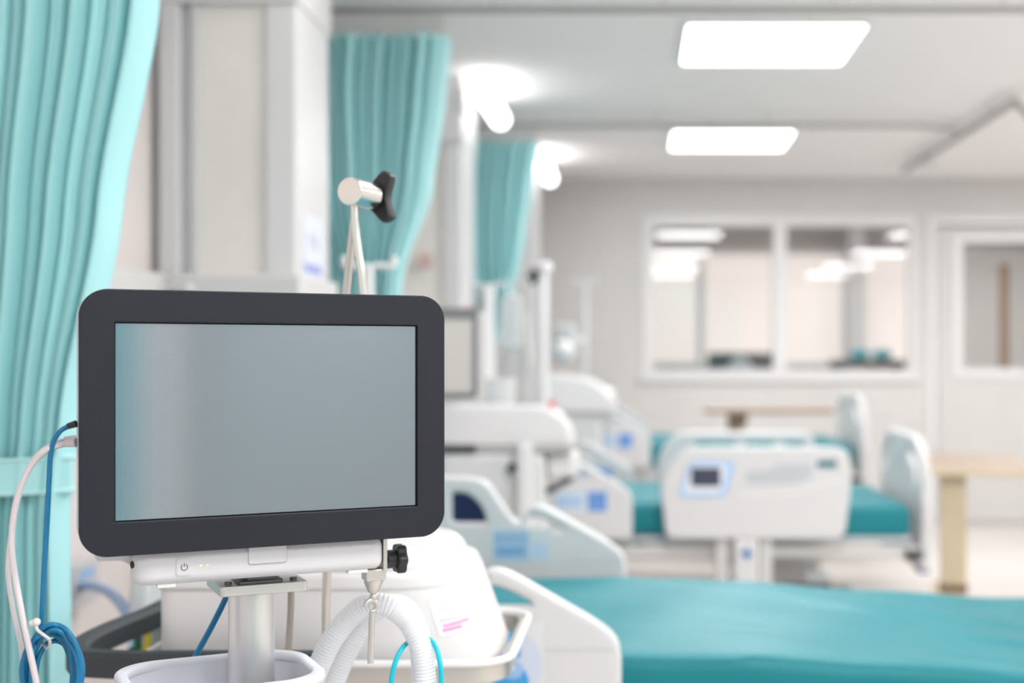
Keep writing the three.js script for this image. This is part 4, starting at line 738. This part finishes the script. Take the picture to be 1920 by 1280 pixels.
{
  const b = thing('infusion_pump', 'round white pump with glassy flask clamped to the slim far stand', 'pump', [-0.45, 0, -8.2]);
  obj('housing', [span(-0.07, 0.07, 1.3, 1.5, -0.05, 0.05, 0.03)], M.ventGrey, b);
  obj('arm', rod([0.05, 1.4, 0], [0.12, 1.4, -0.15], 0.012), M.frameWhite, b);
  obj('flask', ball(0.07, -0.01, 1.33, 0.07), M.frameWhite, b);
  const f = thing('fluid_bag', 'hanging clear fluid bag on the stand below the farthest curtain', 'fluid bag', [-0.6, 0, -6.3]);
  obj('bag', T(ext(rrect(-0.05, 0.05, 1.33, 1.59, 0.03), 0.04, 0.016, 4), 0, 0, 0), M.bagClear, f);
  obj('drip_line', tube([[0, 1.335, 0], [0.01, 1.2, 0.01], [-0.02, 0.95, 0.02]], 0.004, 24), M.bagClear, f);
  obj('hanger', tube([[0, 1.58, 0], [-0.02, 1.64, 0], [-0.045, 1.64, 0]], 0.005, 16), M.frameWhite, f);
  const m = thing('suction_unit', 'tall grey white suction unit with red cap beside the second monitor', 'suction unit', [-0.6, 0, -5.0]);
  obj('column', span(-0.03, 0.04, 0.06, 1.46, -0.03, 0.03, 0.015), M.ledge, m);
  obj('base', cyl(0.09, 0.05, 0, 0.035, 0), M.bedFrame, m);
  obj('red_cap', cyl(0.022, 0.03, -0.025, 1.465, 0.035, Math.PI / 2), M.red, m);
  obj('bottle', cyl(0.05, 0.2, 0.09, 1.12, 0, 0, 0, 0, 0.055), M.bagClear, m);
  obj('bottle_clip', span(0.03, 0.06, 1.1, 1.14, -0.015, 0.015, 0.004), M.bedGrey, m);
  const k = thing('shroud_panel', 'pale draped equipment cover hanging between the far stands', 'equipment cover', [-0.61, 0, -6.62]);
  obj('cover', T(ext(poly([[-0.05, 1.08, 0.02], [0.03, 1.08, 0.02], [0.09, 1.28, 0.03], [0.06, 1.52, 0.03], [-0.05, 1.52, 0.03]]), 0.08, 0.02, 4), 0, 0, 0), M.ledge, k);
  obj('post', cyl(0.016, 1.2, 0, 0.6, 0), M.frameWhite, k);
  obj('base', cyl(0.04, 0.04, 0, 0.03, 0), M.bedFrame, k);
}

// sign and red notice on the columns, outlets on the ledge
{
  const print = printed(128, 256, (c, w, h) => {
    c.fillStyle = '#e2e6f4'; c.fillRect(0, 0, w, h); c.fillStyle = '#bcc1cf'; c.font = 'bold 92px sans-serif'; c.textAlign = 'center'; c.fillText('N', w / 2, 140);
     c.fillStyle = '#8f9cd6'; c.fillRect(10, 206, 108, 36);
  });
  const s = thing('wall_sign', 'white paper sign with dark letter and blue strip on the nearest column', 'sign', [-1.021, 1.645, -4.2]);
  obj('sheet', T(new THREE.BoxGeometry(0.24, 0.185, 0.003), 0, 0, 0, 0, Math.PI / 2), print, s, true);
  s.children[0].geometry = prep(T(new THREE.BoxGeometry(0.25, 0.19, 0.003), 0, 0, 0, 0, Math.PI / 2), true);
  const r = thing('notice', 'small faded red notice on the middle column', 'notice', [-1.045, 1.77, -6.565]);
  obj('plate', box(0.07, 0.07, 0.012, 0, 0, -0.022, 0.004), M.fadedRed, r);
  [[-1.4, 'leftmost of the three small round white outlets on the column ledge'], [-1.352, 'middle one of the three small round white outlets on the column ledge'], [-1.322, 'rightmost of the three small round white outlets on the column ledge']].forEach(([x, label]) => {
    const o = thing('gas_outlet', label, 'outlet', [x, 1.5, -3.93], 0, 'white outlets on the ledge');
    obj('body', cyl(0.014, 0.05, 0, 0, 0.01, Math.PI / 2), M.frameWhite, o);
    obj('cap', cyl(0.011, 0.02, 0, 0, 0.045, Math.PI / 2), M.shell, o);
  });
}

// ───────────────────────── things behind the far window ─────────────────────────
{
  const desk = thing('counter', 'low white counter seen through the window in the next room', 'counter', [1.2, 0, -11.2]);
  obj('worktop', span(-1.1, 1.3, 1.15, 1.19, -0.3, 0.3, 0.006), M.frameWhite, desk);
  obj('body', span(-1.05, 1.25, 0, 1.15, -0.26, 0.26, 0.006), M.frameWhite, desk);
  const sc = thing('desk_screen', 'wide dark screen on the counter behind the window with a rounded stand', 'screen', [0.86, 1.197, -11.2]);
  obj('panel', [span(-0.27, -0.03, 0.0, 0.135, -0.01, 0.02, 0.006), span(0.03, 0.27, 0.0, 0.135, -0.01, 0.02, 0.006)], M.bedDark, sc);
  obj('stand', [T(ext(blob([[-0.11, 0], [-0.07, 0.07], [0, 0.11], [0.07, 0.07], [0.11, 0]], 8), 0.03, 0.006), 0, 0, 0.03)], M.bedGrey, sc);
  obj('stand_cap', T(new THREE.TorusGeometry(0.07, 0.012, 8, 24, Math.PI), 0, 0.055, 0.03), M.bedDark, sc);
  const tr = thing('tray', 'long dark tray on the counter behind the window', 'tray', [1.9, 1.19, -11.05]);
  obj('body', span(-0.3, 0.3, 0.015, 0.08, -0.1, 0.1, 0.01), M.bedDark, tr);
  obj('foot', [span(-0.26, -0.22, 0, 0.02, -0.08, 0.08, 0.003), span(0.22, 0.26, 0, 0.02, -0.08, 0.08, 0.003)], M.bedDark, tr);
  [[-0.06, 'crumpled teal packet on the dark tray, nearer the window mullion'], [0.13, 'crumpled teal packet on the dark tray, nearer the door']].forEach(([x, label], i) => {
    const p = new THREE.SphereGeometry(1, 20, 12), q = p.attributes.position;
    for (let k = 0; k < q.count; k++) { const f = 1 + 0.14 * Math.sin(q.getX(k) * 7 + i) * Math.cos(q.getZ(k) * 6 + i * 2); q.setXYZ(k, q.getX(k) * f * 0.085, Math.max(-0.9, q.getY(k)) * f * 0.045 + 0.042, q.getZ(k) * f * 0.07); }
    p.computeVertexNormals();
    const o = tag(obj('packet', p, M.cyan), label, 'packet', 'teal packets'); o.position.set(1.9 + x, 1.273, -11.05);
  });
  const po = thing('coat_rack', 'brown wooden upright seen through the door pane', 'post', [3.08, 0, -11.2]);
  obj('upright', [cyl(0.04, 2.0, 0, 1.0, 0), T(lathe([[0.04, 0], [0.055, 0.03], [0.03, 0.07], [0, 0.08]]), 0, 2.0, 0)], M.woodPost, po);
  obj('foot', [box(0.5, 0.05, 0.08, 0, 0.03, 0), box(0.08, 0.05, 0.5, 0, 0.03, 0)], M.woodPost, po);
}
// the bay behind the camera, mirrored in the monitor glass
{
  const t = curtain('teal curtain behind the camera, seen only as a tint in the monitor', 2.0, [[2.55, 0.3, 1.78, 0.04], [1.5, 0.3, 1.8, 0.04], [1.1, 0.3, 1.8, 0.04], [0.25, 0.3, 1.8, 0.04]], 22, 0.9, 0.6, 0.07);
  struct('door_2', [span(2.3, 4.1, 0, 2.3, BACK - 0.05, BACK, 0.01)], M.greyDoor);
}

renderer.render(scene, camera);
